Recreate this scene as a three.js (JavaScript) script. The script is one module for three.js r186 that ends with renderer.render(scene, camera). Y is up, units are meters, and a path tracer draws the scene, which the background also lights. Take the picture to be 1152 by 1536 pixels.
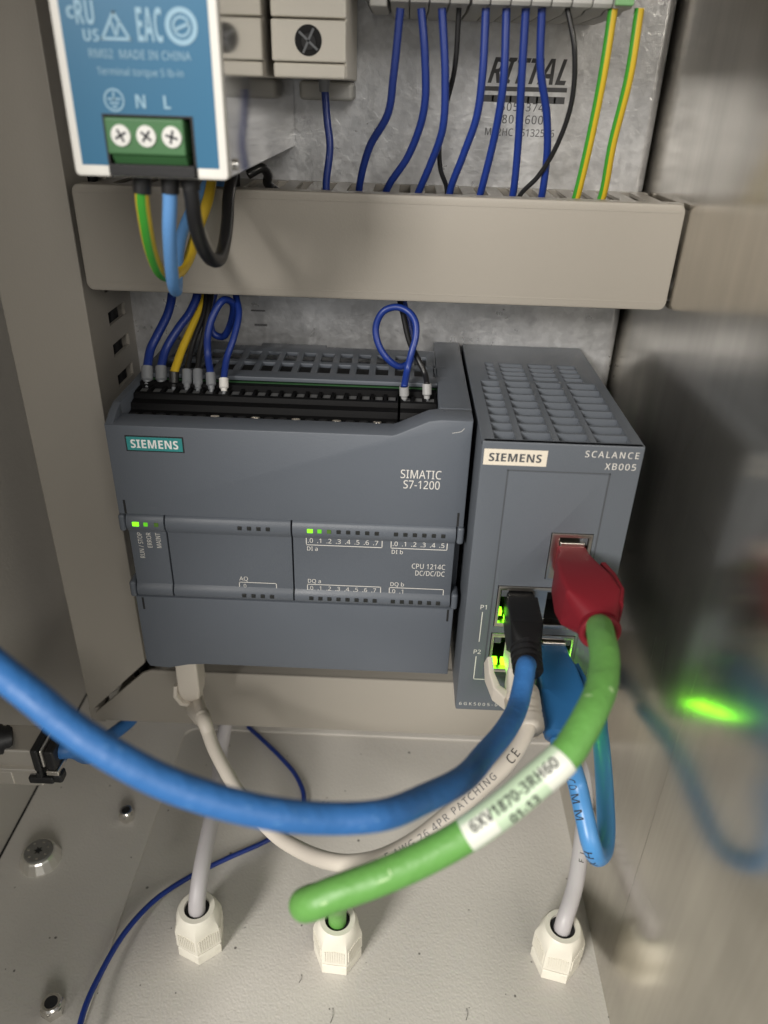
import * as THREE from 'three';
import { RoundedBoxGeometry } from 'three/addons/geometries/RoundedBoxGeometry.js';
import { mergeGeometries, toCreasedNormals } from 'three/addons/utils/BufferGeometryUtils.js';
import { TessellateModifier } from 'three/addons/modifiers/TessellateModifier.js';
import { FontLoader } from 'three/addons/loaders/FontLoader.js';
import { RectAreaLightUniformsLib } from 'three/addons/lights/RectAreaLightUniformsLib.js';

// Everything is modelled in millimetres from the lower left front corner of the controller and written to the scene in metres, the cabinet floor at y = 0.
const MM = 0.001, FLOOR = -103;
const world = (p) => new THREE.Vector3(p[0] * MM, (p[1] - FLOOR) * MM, p[2] * MM);

const scene = new THREE.Scene();
scene.background = new THREE.Color(0.21, 0.207, 0.2);
const camera = new THREE.PerspectiveCamera(2 * Math.atan(768 / 1121.26) * 180 / Math.PI, 0.75, 0.01, 20);
camera.rotation.order = 'YXZ';
camera.position.copy(world([86.79, 180.63, 203.3]));
camera.rotation.set(-0.5153, 0.01281, 0.0329);
camera.focus = 0.245; camera.userData.fStop = 11.5;
scene.add(camera);

const renderer = new THREE.WebGLRenderer({ antialias: true });
renderer.setSize(768, 1024);
renderer.toneMapping = THREE.LinearToneMapping;
renderer.toneMappingExposure = 1.0;
renderer.shadowMap.enabled = true;
RectAreaLightUniformsLib.init();

// unseen lamps, out of view in front of the open cabinet
function unseenLamp(pos, size, power, color) {
  const l = new THREE.RectAreaLight(color, power, size[0], size[1]);
  l.position.set(...pos); l.lookAt(0.07, 0.1, -0.02); l.name = 'unseen_lamp_light';
  scene.add(l);
}
unseenLamp([-0.8, 0.95, 1.45], [0.5, 0.5], 53, new THREE.Color(1, 0.96, 0.905));  // main light, out of view at front left, throws the shadows rightwards
unseenLamp([0.7, 1.0, 1.9], [0.7, 0.7], 9, new THREE.Color(1, 0.96, 0.9));  // weaker light, out of view at right, lifts the shaded parts

// ---------------------------------------------------------------- helpers
let seed = 7;
const rnd = () => { seed = (seed * 1664525 + 1013904223) >>> 0; return seed / 4294967296; };
const names = new Map();
function numbered(n) { const k = names.get(n) || 0; names.set(n, k + 1); return k ? n + '_' + String(k).padStart(3, '0') : n; }
const origin = new Map();
function thing(name, label, category, base, group) {
  const o = new THREE.Group(); o.name = numbered(name); o.position.copy(world(base)); origin.set(o, base);
  o.userData = { label, category }; if (group) o.userData.group = group;
  scene.add(o); return o;
}
function metricUV(g) {
  const p = g.attributes.position, n = g.attributes.normal, uv = new Float32Array(p.count * 2);
  for (let i = 0; i < p.count; i += 3) {
    let nx = 0, ny = 0, nz = 0;
    for (let k = 0; k < 3; k++) { nx += Math.abs(n.getX(i + k)); ny += Math.abs(n.getY(i + k)); nz += Math.abs(n.getZ(i + k)); }
    for (let k = 0; k < 3; k++) {
      const x = p.getX(i + k), y = p.getY(i + k), z = p.getZ(i + k);
      const [u, v] = nz >= nx && nz >= ny ? [x, y] : nx >= ny ? [z, y] : [x, z];
      uv[(i + k) * 2] = u / 100; uv[(i + k) * 2 + 1] = v / 100;
    }
  }
  g.setAttribute('uv', new THREE.BufferAttribute(uv, 2));
}
function flat(g) {
  const h = g.index ? g.toNonIndexed() : g.clone();
  for (const k of Object.keys(h.attributes)) if (!['position', 'normal', 'uv'].includes(k)) h.deleteAttribute(k);
  if (!h.attributes.normal) h.computeVertexNormals();
  if (!h.attributes.uv) h.setAttribute('uv', new THREE.BufferAttribute(new Float32Array(h.attributes.position.count * 2), 2));
  h.morphAttributes = {}; return h;
}
function obj(name, geos, mat, parent, keepUV) {
  const g = mergeGeometries([].concat(geos).map(flat));
  if (!keepUV) metricUV(g);
  let o = origin.get(parent);
  g.translate(-o[0], -o[1], -o[2]); g.scale(MM, MM, MM);
  const m = new THREE.Mesh(g, mat); m.name = name; m.castShadow = m.receiveShadow = true;
  origin.set(m, o); parent.add(m); return m;
}
function single(name, label, category, geos, mat, group, kind) {
  const g = mergeGeometries([].concat(geos).map(flat)); metricUV(g); g.computeBoundingBox();
  const b = g.boundingBox, base = [(b.min.x + b.max.x) / 2, b.min.y, (b.min.z + b.max.z) / 2];
  g.translate(-base[0], -base[1], -base[2]); g.scale(MM, MM, MM);
  const m = new THREE.Mesh(g, mat); m.name = numbered(name); m.castShadow = m.receiveShadow = true;
  m.position.copy(world(base)); origin.set(m, base); if (label) m.userData = { label, category }; if (group) m.userData.group = group; if (kind) m.userData.kind = kind;
  scene.add(m); return m;
}
const V = (p) => new THREE.Vector3(p[0], p[1], p[2]);
function box(x0, x1, y0, y1, z0, z1, r = 0) {
  const w = x1 - x0, h = y1 - y0, d = z1 - z0;
  const g = r ? new RoundedBoxGeometry(w, h, d, 2, Math.min(r, w / 2.01, h / 2.01, d / 2.01)) : new THREE.BoxGeometry(w, h, d);
  return g.translate((x0 + x1) / 2, (y0 + y1) / 2, (z0 + z1) / 2);
}
const poly = (pts) => { const s = new THREE.Shape(); pts.forEach((p, i) => (i ? s.lineTo(p[0], p[1]) : s.moveTo(p[0], p[1]))); s.closePath(); return s; };
const rect = (x0, x1, y0, y1) => [[x0, y0], [x1, y0], [x1, y1], [x0, y1]];
function roundRect(x0, x1, y0, y1, r, n = 5) {
  const out = [];
  for (const [cx, cy, a] of [[x1 - r, y0 + r, -90], [x1 - r, y1 - r, 0], [x0 + r, y1 - r, 90], [x0 + r, y0 + r, 180]])
    for (let i = 0; i <= n; i++) { const t = (a + 90 * i / n) * Math.PI / 180; out.push([cx + r * Math.cos(t), cy + r * Math.sin(t)]); }
  return out;
}
function ext(pts, holes, depth, bevel = 0) {
  const s = poly(pts); for (const h of holes || []) s.holes.push(poly(h));
  const g = new THREE.ExtrudeGeometry(s, { depth: depth - 2 * bevel, bevelEnabled: bevel > 0, bevelThickness: bevel, bevelSize: bevel, bevelOffset: -bevel, bevelSegments: 2, curveSegments: 6 });
  g.translate(0, 0, bevel); return toCreasedNormals(g, 0.6);
}
const extXY = (pts, holes, z0, z1, b) => ext(pts, holes, z1 - z0, b).translate(0, 0, z0);                                            // pts are (x, y)
const extZY = (pts, x0, x1, b) => ext(pts.map(([z, y]) => [-z, y]), [], x1 - x0, b).rotateY(Math.PI / 2).translate(x0, 0, 0);          // pts are (z, y)
const extXZ = (pts, holes, y0, y1, b) => ext(pts.map(([x, z]) => [x, -z]), (holes || []).map((h) => h.map(([x, z]) => [x, -z])), y1 - y0, b).rotateX(-Math.PI / 2).translate(0, y0, 0); // pts are (x, z)
function cyl(a, b, r1, r2 = r1, n = 20, open = false) {
  const A = V(a), B = V(b), g = new THREE.CylinderGeometry(r2, r1, A.distanceTo(B), n, 1, open);
  g.applyQuaternion(new THREE.Quaternion().setFromUnitVectors(new THREE.Vector3(0, 1, 0), B.clone().sub(A).normalize()));
  const c = A.add(B).multiplyScalar(0.5); return toCreasedNormals(g.translate(c.x, c.y, c.z), 0.7);
}
function quad3(corners, n = 1) { // a sheet from four corners
  const g = new THREE.BufferGeometry(), [a, b, c, d] = corners;
  g.setAttribute('position', new THREE.BufferAttribute(new Float32Array([...a, ...b, ...c, ...a, ...c, ...d]), 3)); g.computeVertexNormals(); return g;
}
// a run of cable: evenly sampled centre line with frames that do not twist
class Run {
  constructor(pts, n = 160) {
    const c = new THREE.CatmullRomCurve3(pts.map(V), false, 'centripetal'); c.arcLengthDivisions = 400;
    this.p = c.getSpacedPoints(n); this.n = n; this.len = c.getLength(); this.t = []; this.u = []; this.w = [];
    for (let i = 0; i <= n; i++) this.t.push(this.p[Math.min(i + 1, n)].clone().sub(this.p[Math.max(i - 1, 0)]).normalize());
    let u = new THREE.Vector3(0.3, 0.5, 0.81).normalize();
    for (let i = 0; i <= n; i++) {
      u = u.clone().addScaledVector(this.t[i], -u.dot(this.t[i])).normalize();
      this.u.push(u); this.w.push(this.t[i].clone().cross(u));
    }
  }
  at(s, a, r) { // s in mm along, a angle, r from the centre
    const f = THREE.MathUtils.clamp(s / this.len, 0, 1) * this.n, i = Math.min(Math.floor(f), this.n - 1), k = f - i;
    const L = (arr) => arr[i].clone().lerp(arr[i + 1], k), d = L(this.u).multiplyScalar(Math.cos(a)).addScaledVector(L(this.w), Math.sin(a));
    return [L(this.p).addScaledVector(d, r), d];
  }
  tube(r, { seg = 14, s0 = 0, s1 = this.len, a0 = 0, a1 = Math.PI * 2, cap = true, steps } = {}) {
    const n = steps || Math.max(6, Math.min(this.n, Math.round(this.n * (s1 - s0) / this.len))), pos = [], nor = [], idx = [], rad = typeof r === 'function' ? r : () => r;
    for (let i = 0; i <= n; i++) for (let j = 0; j <= seg; j++) {
      const s = s0 + (s1 - s0) * i / n, [p, d] = this.at(s, a0 + (a1 - a0) * j / seg, rad(s)); pos.push(p.x, p.y, p.z); nor.push(d.x, d.y, d.z);
    }
    for (let i = 0; i < n; i++) for (let j = 0; j < seg; j++) { const a = i * (seg + 1) + j, b = a + seg + 1; idx.push(a, a + 1, b, b, a + 1, b + 1); }
    if (cap) for (const [row, s] of [[0, s0], [n, s1]]) {
      const c = this.at(s, 0, 0)[0], k = pos.length / 3, tt = this.t[Math.round(s / this.len * this.n)], sg = row ? 1 : -1; pos.push(c.x, c.y, c.z); nor.push(tt.x * sg, tt.y * sg, tt.z * sg);
      for (let j = 0; j < seg; j++) idx.push(k, row * (seg + 1) + j + (row ? 0 : 1), row * (seg + 1) + j + (row ? 1 : 0));
    }
    const g = new THREE.BufferGeometry(); g.setIndex(idx);
    g.setAttribute('position', new THREE.Float32BufferAttribute(pos, 3)); g.setAttribute('normal', new THREE.Float32BufferAttribute(nor, 3)); return g;
  }
  angleTo(s, dir) { const i = Math.round(s / this.len * this.n), d = V(dir); return Math.atan2(d.dot(this.w[i]), d.dot(this.u[i])); }
  print(geo, s0, ang, r, flip = 1) { // wraps flat print round the run: x runs along, y round it
    const g = flat(new TessellateModifier(0.45, 7).modify(flat(geo))), p = g.attributes.position;
    for (let i = 0; i < p.count; i++) { const [q, d] = this.at(s0 + flip * p.getX(i), ang - flip * p.getY(i) / r, r); p.setXYZ(i, q.x, q.y, q.z); g.attributes.normal.setXYZ(i, d.x, d.y, d.z); }
    return g;
  }
  nearest(p) { let b = 0, m = 1e9; const q = V(p); this.p.forEach((a, i) => { const d = a.distanceToSquared(q); if (d < m) { m = d; b = i; } }); return b / this.n * this.len; }
}
// a skin over cross-sections { c, u, v (unit axes), w, h (half sizes), e (1 = ellipse, larger = squarer) }
function loft(secs, m = 36, capA = true, capB = true) {
  const pos = [], idx = [];
  for (const s of secs) {
    const u = V(s.u || [1, 0, 0]).normalize(), v = V(s.v || [0, 1, 0]).normalize(), e = 1 / (s.e || 1);
    for (let j = 0; j < m; j++) {
      const a = (j + 0.5) / m * Math.PI * 2, c = Math.cos(a), d = Math.sin(a);
      const q = V(s.c).addScaledVector(u, s.w * Math.sign(c) * Math.abs(c) ** e).addScaledVector(v, s.h * Math.sign(d) * Math.abs(d) ** e); pos.push(q.x, q.y, q.z);
    }
  }
  for (let i = 0; i < secs.length - 1; i++) for (let j = 0; j < m; j++) { const a = i * m + j, b = i * m + (j + 1) % m; idx.push(a, b, a + m, a + m, b, b + m); }
  for (const [on, row] of [[capA, 0], [capB, secs.length - 1]]) if (on) {
    const k = pos.length / 3; pos.push(...secs[row].c);
    for (let j = 0; j < m; j++) { const a = row * m + j, b = row * m + (j + 1) % m; row ? idx.push(k, a, b) : idx.push(k, b, a); }
  }
  const g = new THREE.BufferGeometry(); g.setIndex(idx); g.setAttribute('position', new THREE.Float32BufferAttribute(pos, 3));
  g.computeVertexNormals(); return toCreasedNormals(g, 0.32);
}
// sections along a line of points: the frame follows the line, up gives the second axis
function along(list, up = [0, 1, 0]) {
  const P = list.map((s) => V(s.c));
  return list.map((s, i) => {
    const t = P[Math.min(i + 1, P.length - 1)].clone().sub(P[Math.max(i - 1, 0)]).normalize(), u = V(up).cross(t).normalize(), v = t.clone().cross(u);
    return { ...s, u: u.toArray(), v: v.toArray() };
  });
}
// ---------------------------------------------------------------- lettering
const loader = new FontLoader();
const fontR = await loader.loadAsync('fonts/droid/droid_sans_regular.typeface.json'), fontB = await loader.loadAsync('fonts/droid/droid_sans_bold.typeface.json');
function capScale(font) { const g = new THREE.ShapeGeometry(font.generateShapes('H', 100)); g.computeBoundingBox(); return 100 / (g.boundingBox.max.y - g.boundingBox.min.y); }
const capR = capScale(fontR), capB = capScale(fontB);
// text with its baseline at (0, 0): h cap height, w wanted width
function text(str, h, { w, bold, align = 0, seg = 3 } = {}) {
  const font = bold ? fontB : fontR, size = h * (bold ? capB : capR), k = size / font.data.resolution;
  const adv = [...str].map((c) => (font.data.glyphs[c] || font.data.glyphs['?']).ha * k), nat = adv.reduce((a, b) => a + b, 0);
  let gap = 0, sx = 1; if (w) { if (w > nat && str.length > 1) gap = (w - nat) / (str.length - 1); else sx = w / nat; }
  const gs = []; let x = 0;
  [...str].forEach((c, i) => { if (c !== ' ') gs.push(flat(new THREE.ShapeGeometry(font.generateShapes(c, size), seg)).translate(x, 0, 0)); x += adv[i] + gap; });
  const tot = x - gap, g = mergeGeometries(gs); g.translate(-tot * align, 0, 0); g.scale(sx, 1, 1); return g;
}
const put = (g, x, y, z, rot = 0) => g.rotateZ(rot).translate(x, y, z);
const line = (x0, y0, x1, y1, z, t) => { const a = Math.atan2(y1 - y0, x1 - x0), L = Math.hypot(x1 - x0, y1 - y0); return flat(new THREE.PlaneGeometry(L + t, t)).rotateZ(a).translate((x0 + x1) / 2, (y0 + y1) / 2, z); };

// ---------------------------------------------------------------- materials
function noiseTex(n, f, { srgb, wrap = true } = {}) {
  const d = new Uint8Array(n * n * 4);
  for (let y = 0; y < n; y++) for (let x = 0; x < n; x++) { const c = f(x / n, y / n), i = (y * n + x) * 4; for (let k = 0; k < 3; k++) d[i + k] = Math.max(0, Math.min(255, 255 * (Array.isArray(c) ? c[k] : c))); d[i + 3] = 255; }
  const t = new THREE.DataTexture(d, n, n); t.magFilter = THREE.LinearFilter; t.minFilter = THREE.LinearMipmapLinearFilter; t.wrapS = t.wrapT = THREE.RepeatWrapping; if (srgb) t.colorSpace = THREE.SRGBColorSpace; t.needsUpdate = true; return t;
}
function lattice(nx, ny = nx) { const v = new Float32Array(nx * ny); for (let i = 0; i < v.length; i++) v[i] = rnd();
  return (x, y) => { const X = x * nx, Y = y * ny, i = Math.floor(X), j = Math.floor(Y), s = (t) => t * t * (3 - 2 * t), a = s(X - i), b = s(Y - j), g = (p, q) => v[((q % ny) + ny) % ny * nx + ((p % nx) + nx) % nx]; return (g(i, j) * (1 - a) + g(i + 1, j) * a) * (1 - b) + (g(i, j + 1) * (1 - a) + g(i + 1, j + 1) * a) * b; }; }
const L4 = lattice(4), L9 = lattice(9), L23 = lattice(23), L60 = lattice(60), L150 = lattice(150), L300 = lattice(300);
const rep = (t, k, ky = k) => { const c = t.clone(); c.repeat.set(k, ky); c.needsUpdate = true; return c; };
const grain = noiseTex(512, (x, y) => 0.5 * L150(x, y) + 0.5 * L300(x, y));
const peel = noiseTex(512, (x, y) => 0.55 * L60(x, y) + 0.3 * L150(x, y) + 0.15 * L23(x, y));
const smudge = noiseTex(512, (x, y) => { const a = 0.45 * L4(x, y) + 0.35 * L9(x, y) + 0.2 * L23(x, y); return a; });
const rough = (t, lo, hi, k) => { const d = t.image.data, n = t.image.width; return rep(noiseTex(n, (x, y) => lo + (hi - lo) * d[((Math.floor(y * n)) * n + Math.floor(x * n)) * 4] / 255), k); };
const C = (r, g, b) => new THREE.Color().setRGB(r, g, b);
const S = (o) => new THREE.MeshStandardMaterial(o);
const grainR = rough(smudge, 0.78, 1, 1.3);
const M = {
  anthracite: S({ color: C(0.1, 0.113, 0.134), roughness: 0.52, bumpMap: rep(grain, 3), bumpScale: 0.00004, roughnessMap: grainR }),
  switchGrey: S({ color: C(0.1, 0.112, 0.13), roughness: 0.5, bumpMap: rep(grain, 3), bumpScale: 0.00004, roughnessMap: grainR }),
  darkGrey: S({ color: C(0.062, 0.067, 0.075), roughness: 0.55 }),
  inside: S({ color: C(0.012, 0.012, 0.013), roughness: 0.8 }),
  blackPlastic: S({ color: C(0.008, 0.008, 0.009), roughness: 0.5, bumpMap: rep(grain, 2), bumpScale: 0.00003 }),
  duct: S({ color: C(0.315, 0.29, 0.252), roughness: 0.5, bumpMap: rep(grain, 1.5), bumpScale: 0.00003, roughnessMap: grainR }),
  paint: S({ color: C(0.5, 0.475, 0.435), roughness: 0.5, bumpMap: rep(peel, 2), bumpScale: 0.00007 }),
  print: S({ color: C(0.62, 0.6, 0.56), roughness: 0.7 }),
  blackPrint: S({ color: C(0.02, 0.02, 0.022), roughness: 0.7 }),
  greyPrint: S({ color: C(0.1, 0.1, 0.105), roughness: 0.7 }),
  teal: S({ color: C(0.03, 0.24, 0.24), roughness: 0.45 }),
  cream: S({ color: C(0.66, 0.6, 0.5), roughness: 0.5 }),
  white: S({ color: C(0.78, 0.76, 0.71), roughness: 0.42, roughnessMap: grainR }),
  glandWhite: S({ color: C(0.72, 0.69, 0.6), roughness: 0.4, bumpMap: rep(grain, 2), bumpScale: 0.00003 }),
  psuBlue: S({ color: C(0.035, 0.15, 0.27), roughness: 0.35 }),
  psuPrint: S({ color: C(0.27, 0.44, 0.56), roughness: 0.5 }),
  termGreen: S({ color: C(0.06, 0.17, 0.065), roughness: 0.4 }),
  pcbGreen: S({ color: C(0.03, 0.1, 0.035), roughness: 0.5 }),
  steel: S({ color: C(0.72, 0.71, 0.69), metalness: 1, roughness: 0.3 }),
  screw: S({ color: C(0.78, 0.76, 0.72), metalness: 1, roughness: 0.22 }),
  boltSteel: S({ color: C(0.85, 0.83, 0.78), metalness: 0.85, roughness: 0.28, flatShading: true }),
  screwPale: S({ color: C(0.85, 0.84, 0.8), metalness: 0.5, roughness: 0.35 }),
  tin: S({ color: C(0.7, 0.66, 0.6), metalness: 1, roughness: 0.28 }),
  sideMetal: S({ color: C(0.86, 0.85, 0.83), metalness: 0.93, roughness: 0.12, roughnessMap: rough(smudge, 0.6, 1, 0.8) }),
  wireBlue: S({ color: C(0.008, 0.03, 0.2), roughness: 0.42 }),
  wireBlack: S({ color: C(0.011, 0.011, 0.012), roughness: 0.4 }),
  wireYellow: S({ color: C(0.62, 0.42, 0.025), roughness: 0.4 }),
  wireGreen: S({ color: C(0.045, 0.3, 0.03), roughness: 0.4 }),
  wireSky: S({ color: C(0.12, 0.3, 0.62), roughness: 0.42 }),
  ferruleGrey: S({ color: C(0.2, 0.21, 0.225), roughness: 0.4 }),
  ferruleLight: S({ color: C(0.3, 0.3, 0.3), roughness: 0.4 }),
  ferruleWhite: S({ color: C(0.75, 0.73, 0.7), roughness: 0.4 }),
  cableBlue: S({ color: C(0.03, 0.14, 0.38), roughness: 0.5, bumpMap: rep(smudge, 6), bumpScale: 0.0003 }),
  patchBlue: S({ color: C(0.07, 0.25, 0.54), roughness: 0.36 }),
  plugBlue: new THREE.MeshPhysicalMaterial({ color: C(0.02, 0.12, 0.3), roughness: 0.45, specularIntensity: 0.6 }),
  cableGreen: S({ color: C(0.13, 0.34, 0.075), roughness: 0.46, bumpMap: rep(smudge, 6), bumpScale: 0.0003 }),
  plugRed: new THREE.MeshPhysicalMaterial({ color: C(0.16, 0.01, 0.017), roughness: 0.5, specularIntensity: 0.5 }),
  cableCream: S({ color: C(0.6, 0.55, 0.48), roughness: 0.45 }),
  cableGrey: S({ color: C(0.45, 0.43, 0.44), roughness: 0.45 }),
  sleeve: S({ color: C(0.52, 0.66, 0.47), roughness: 0.25 }),
  sleeveWhite: S({ color: C(0.74, 0.76, 0.67), roughness: 0.25 }),
  breaker: S({ color: C(0.78, 0.74, 0.66), roughness: 0.45, bumpMap: rep(grain, 2), bumpScale: 0.00003 }),
  terminal: S({ color: C(0.48, 0.475, 0.45), roughness: 0.45 }),
  terminalGreen: S({ color: C(0.2, 0.42, 0.18), roughness: 0.45 }),
  ledBright: S({ color: C(0.1, 0.3, 0.02), emissive: C(0.22, 1, 0.01), emissiveIntensity: 1.6 }),
  ledMid: S({ color: C(0.1, 0.3, 0.02), emissive: C(0.1, 0.6, 0.01), emissiveIntensity: 0.7 }),
  ledDim: S({ color: C(0.06, 0.12, 0.02), emissive: C(0.05, 0.12, 0.01), emissiveIntensity: 0.35 }),
  ledPort: S({ color: C(0.1, 0.3, 0.02), emissive: C(0.2, 1, 0.01), emissiveIntensity: 5 }),
  clampBlack: new THREE.MeshPhysicalMaterial({ color: C(0.005, 0.005, 0.0055), roughness: 0.6, specularIntensity: 0.3 }),
  plugBlack: new THREE.MeshPhysicalMaterial({ color: C(0.007, 0.007, 0.0075), roughness: 0.42, specularIntensity: 0.55 }),
  clampGrey: S({ color: C(0.13, 0.132, 0.135), roughness: 0.4 }),
  unseenStreakGlow: S({ color: C(0.1, 0.3, 0.02), emissive: C(0.25, 1, 0.01), emissiveIntensity: 40 }),  // strong glow for the unseen strip reflected in the steel wall
  ledOff: S({ color: C(0.02, 0.021, 0.02), roughness: 0.35 }),
};
function crystals(n) { // random tone per nearest seed point
  const sx = [], v = []; for (let i = 0; i < n * n; i++) { sx.push([rnd(), rnd()]); v.push(rnd()); }
  return (x, y) => { const i = Math.floor(x * n), j = Math.floor(y * n); let b = 9, t = 0; for (let q = -1; q <= 1; q++) for (let p = -1; p <= 1; p++) { const k = ((j + q + n) % n) * n + (i + p + n) % n, dx = i + p + sx[k][0] - x * n, dy = j + q + sx[k][1] - y * n, d = dx * dx + dy * dy; if (d < b) { b = d; t = v[k]; } } return t; };
}
// zinc plate: cloudy spangle, brushed a little up and down
M.zinc = (() => {
  const st = lattice(90, 5), sp = crystals(48), s2 = crystals(90);
  const f = (x, y) => 0.3 * L9(x, y) + 0.26 * sp(x, y) + 0.06 * st(x, y) + 0.2 * L23(y, x) + 0.18 * s2(x, y);
  return S({ metalness: 0.72, color: C(1, 1, 1), map: rep(noiseTex(512, (x, y) => { const v = 0.66 + 0.34 * (f(x, y) - 0.4); return [v, v * 1.005, v * 1.02]; }), 0.8), roughness: 1, roughnessMap: rep(noiseTex(512, (x, y) => 0.2 + 0.36 * f(x + 0.3, y)), 0.8), bumpMap: rep(noiseTex(512, f), 1), bumpScale: 0.0001 });
})();
// stainless side wall: cloudy, faintly brushed, wiped and scratched
M.stainless = (() => {
  const cl = lattice(7, 5), sm = lattice(34, 5), fn = lattice(170, 9);
  const f = (x, y) => 0.38 * cl(x, y) + 0.22 * L9(x, y) + 0.12 * L23(x, y) + 0.18 * sm(x, y) + 0.1 * fn(x, y);
  return new THREE.MeshPhysicalMaterial({ metalness: 0.97, color: C(1, 1, 1), map: rep(noiseTex(512, (x, y) => { const v = 0.36 + 0.44 * f(x + 0.2, y); return [v * 1.03, v * 0.98, v * 0.89]; }), 0.45), roughness: 1, roughnessMap: rep(noiseTex(512, (x, y) => 0.12 + 0.17 * f(x, y)), 0.45) });
})();
M.floorPaint = (() => {
  const t = lattice(48), f = (x, y) => 0.55 * t(x, y) + 0.3 * L60(x + 0.3, y) + 0.15 * L150(x, y);
  const specks = []; for (let i = 0; i < 70; i++) specks.push([rnd(), rnd(), 0.0012 + 0.0025 * rnd() ** 3]);
  return S({ color: C(1, 1, 1), roughness: 0.46, bumpMap: rep(noiseTex(512, f), 2.9), bumpScale: 0.0001,
    map: rep(noiseTex(1024, (x, y) => { let v = 0.765 + 0.045 * (L4(x, y) - 0.5) + 0.05 * (L9(y, x) - 0.5); for (const [a, b, r] of specks) { const dx = Math.abs(x - a), dy = Math.abs(y - b); if (dx < r && dy < r && dx * dx + dy * dy < r * r) v *= 0.55; } return [v, v * 0.98, v * 0.945]; }, { srgb: true }), 0.55) });
})();

// ---------------------------------------------------------------- the cabinet
const WALLX = 170.3;
{ // floor with the opening that the gland plate closes from below
  const hole = roundRect(-12.4, 300, -67.5, 300, 6), out = rect(-71, WALLX, -96, 120);
  const s = [[-71, -96], [WALLX, -96], [WALLX, -67.5], [-6.4, -67.5]];
  for (let i = 1; i <= 6; i++) { const t = i / 6 * Math.PI / 2; s.push([-6.4 - 6 * Math.sin(t), -61.5 - 6 * Math.cos(t)]); }
  s.push([-12.4, 120], [-71, 120]);
  single('floor', null, null, [extXZ(s, [], FLOOR, FLOOR + 1.2, 0.35)], M.floorPaint, null, 'structure');
  obj('joint', [box(-71, -70.1, FLOOR + 0.9, FLOOR + 1.45, -95, 120)], M.inside, scene.getObjectByName('floor'));
  single('gland_plate', 'pale grey painted gland plate closing the cabinet floor under the three white glands', 'gland plate', [extXZ(rect(-20, WALLX, -74, 120), [], FLOOR - 1.8, FLOOR - 0.1)], M.floorPaint);
  single('wall_left', null, null, [box(-73, -71, FLOOR - 4, 290, -98, 186)], M.paint, null, 'structure');  // front part is out of view, its reach set to shade the left side
  single('wall_right', null, null, [box(WALLX, WALLX + 2, FLOOR - 4, 290, -98, 150)], M.stainless, null, 'structure');
  single('wall_back', null, null, [box(-71, WALLX, FLOOR - 2, 290, -98, -96)], M.paint, null, 'structure');
  single('unseen_ceiling', null, null, [box(-73, WALLX + 2, 290, 292, -98, 150)], M.paint, null, 'structure');  // cabinet roof, out of view, keeps light off the device tops
  // mounting plate with print and two punched slots
  const t = thing('mounting_plate', 'zinc coated steel mounting plate with a printed maker mark behind the wiring', 'mounting plate', [60, -96, -80]);
  obj('panel', [extXY(rect(-44, 166, -96, 285), [], -80, -78)], M.zinc, t);
  const fold = [[-80, 166]]; for (let i = 0; i <= 8; i++) { const q = i / 8 * Math.PI / 2; fold.push([-81.4 + 3.4 * Math.cos(q), 166.02 + 3.4 * Math.sin(q)]); } fold.push([-92, 169.42], [-92, 167.4], [-81.4, 167.4]);
  obj('folded_edge', [extXZ(fold.map(([a, b]) => [b, a]).reverse(), [], -96, 285)], M.zinc, t);
  const z = -77.93, pr = [];
  pr.push(put(text('RITTAL', 7.2, { w: 26, bold: true }).applyMatrix4(new THREE.Matrix4().makeShear(0, 0, 0.28, 0, 0, 0)), 111.5, 183.2, z));
  pr.push(line(111.5, 181.6, 137.6, 181.8, z, 1.3));
  for (let i = 0; i < 9; i++) pr.push(line(112.2 + i * 2.9, 178.8, 113.7 + i * 2.9, 178.8, z, 2));
  pr.push(put(text('5050374', 2.4, { w: 14.5 }), 117, 175.4, z), put(text('3805.600', 2.5, { w: 16 }), 115.8, 171.7, z), put(text('M42HC 15132516', 2.2, { w: 23.5 }), 112.5, 168, z));
  obj('lettering', pr, M.greyPrint, t);
  obj('mark', [line(30.8, 106.4, 35.6, 106.4, z, 0.6)], M.greyPrint, t); obj('mark', [line(32, 101, 36, 101, z, 0.8)], M.greyPrint, t);
}
{
  const strip = (a, b, w) => { const d = V(b).sub(V(a)).normalize(), n = new THREE.Vector3(1, 0, 0).cross(d).multiplyScalar(w / 2); return quad3([V(a).sub(n).toArray(), V(b).sub(n).toArray(), V(b).add(n).toArray(), V(a).add(n).toArray()]); };
  const g = [[[170.3, 46.5, 47.6], [170.3, -15.2, 48], 0.07], [[170.3, -15.2, 48], [170.3, -92.1, 47.6], 0.12], [[170.3, 39.1, 24.9], [170.3, 28.7, 27.6], 0.1], [[170.3, 34.7, 17.6], [170.3, 25.8, 18.2], 0.08], [[170.3, -69.2, 32.2], [170.3, -89.7, 41.5], 0.14], [[170.3, 102.4, 10.7], [170.3, 88.6, 3.1], 0.08], [[170.3, 80.4, 27.6], [170.3, 78.4, 37.7], 0.07], [[170.3, -34.2, 57.4], [170.3, -31, 65.8], 0.07]];
  const wall = scene.getObjectByName('wall_right'); for (const q of g) obj('scratch', [strip(...q)], S({ color: C(0.55, 0.53, 0.49), roughness: 0.6, metalness: 0.5 }), wall);
  [[[72.6, 60], 'short dark fibre lying on the floor in front of the middle gland', 5], [[60, 49], 'small dark fibre lying left of the middle gland', 3], [[120, 58], 'thin pale fibre lying between the middle and right glands', 4]].forEach(([[x, z], l, n]) => single('fibre', l, 'fibre', [new Run([[x, FLOOR + 0.05, z], [x + 0.3, FLOOR + 0.3, z + n * 0.5], [x - 0.4, FLOOR + 0.05, z + n]], 16).tube(0.07, { seg: 5 })], M.blackPlastic));
}
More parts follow.
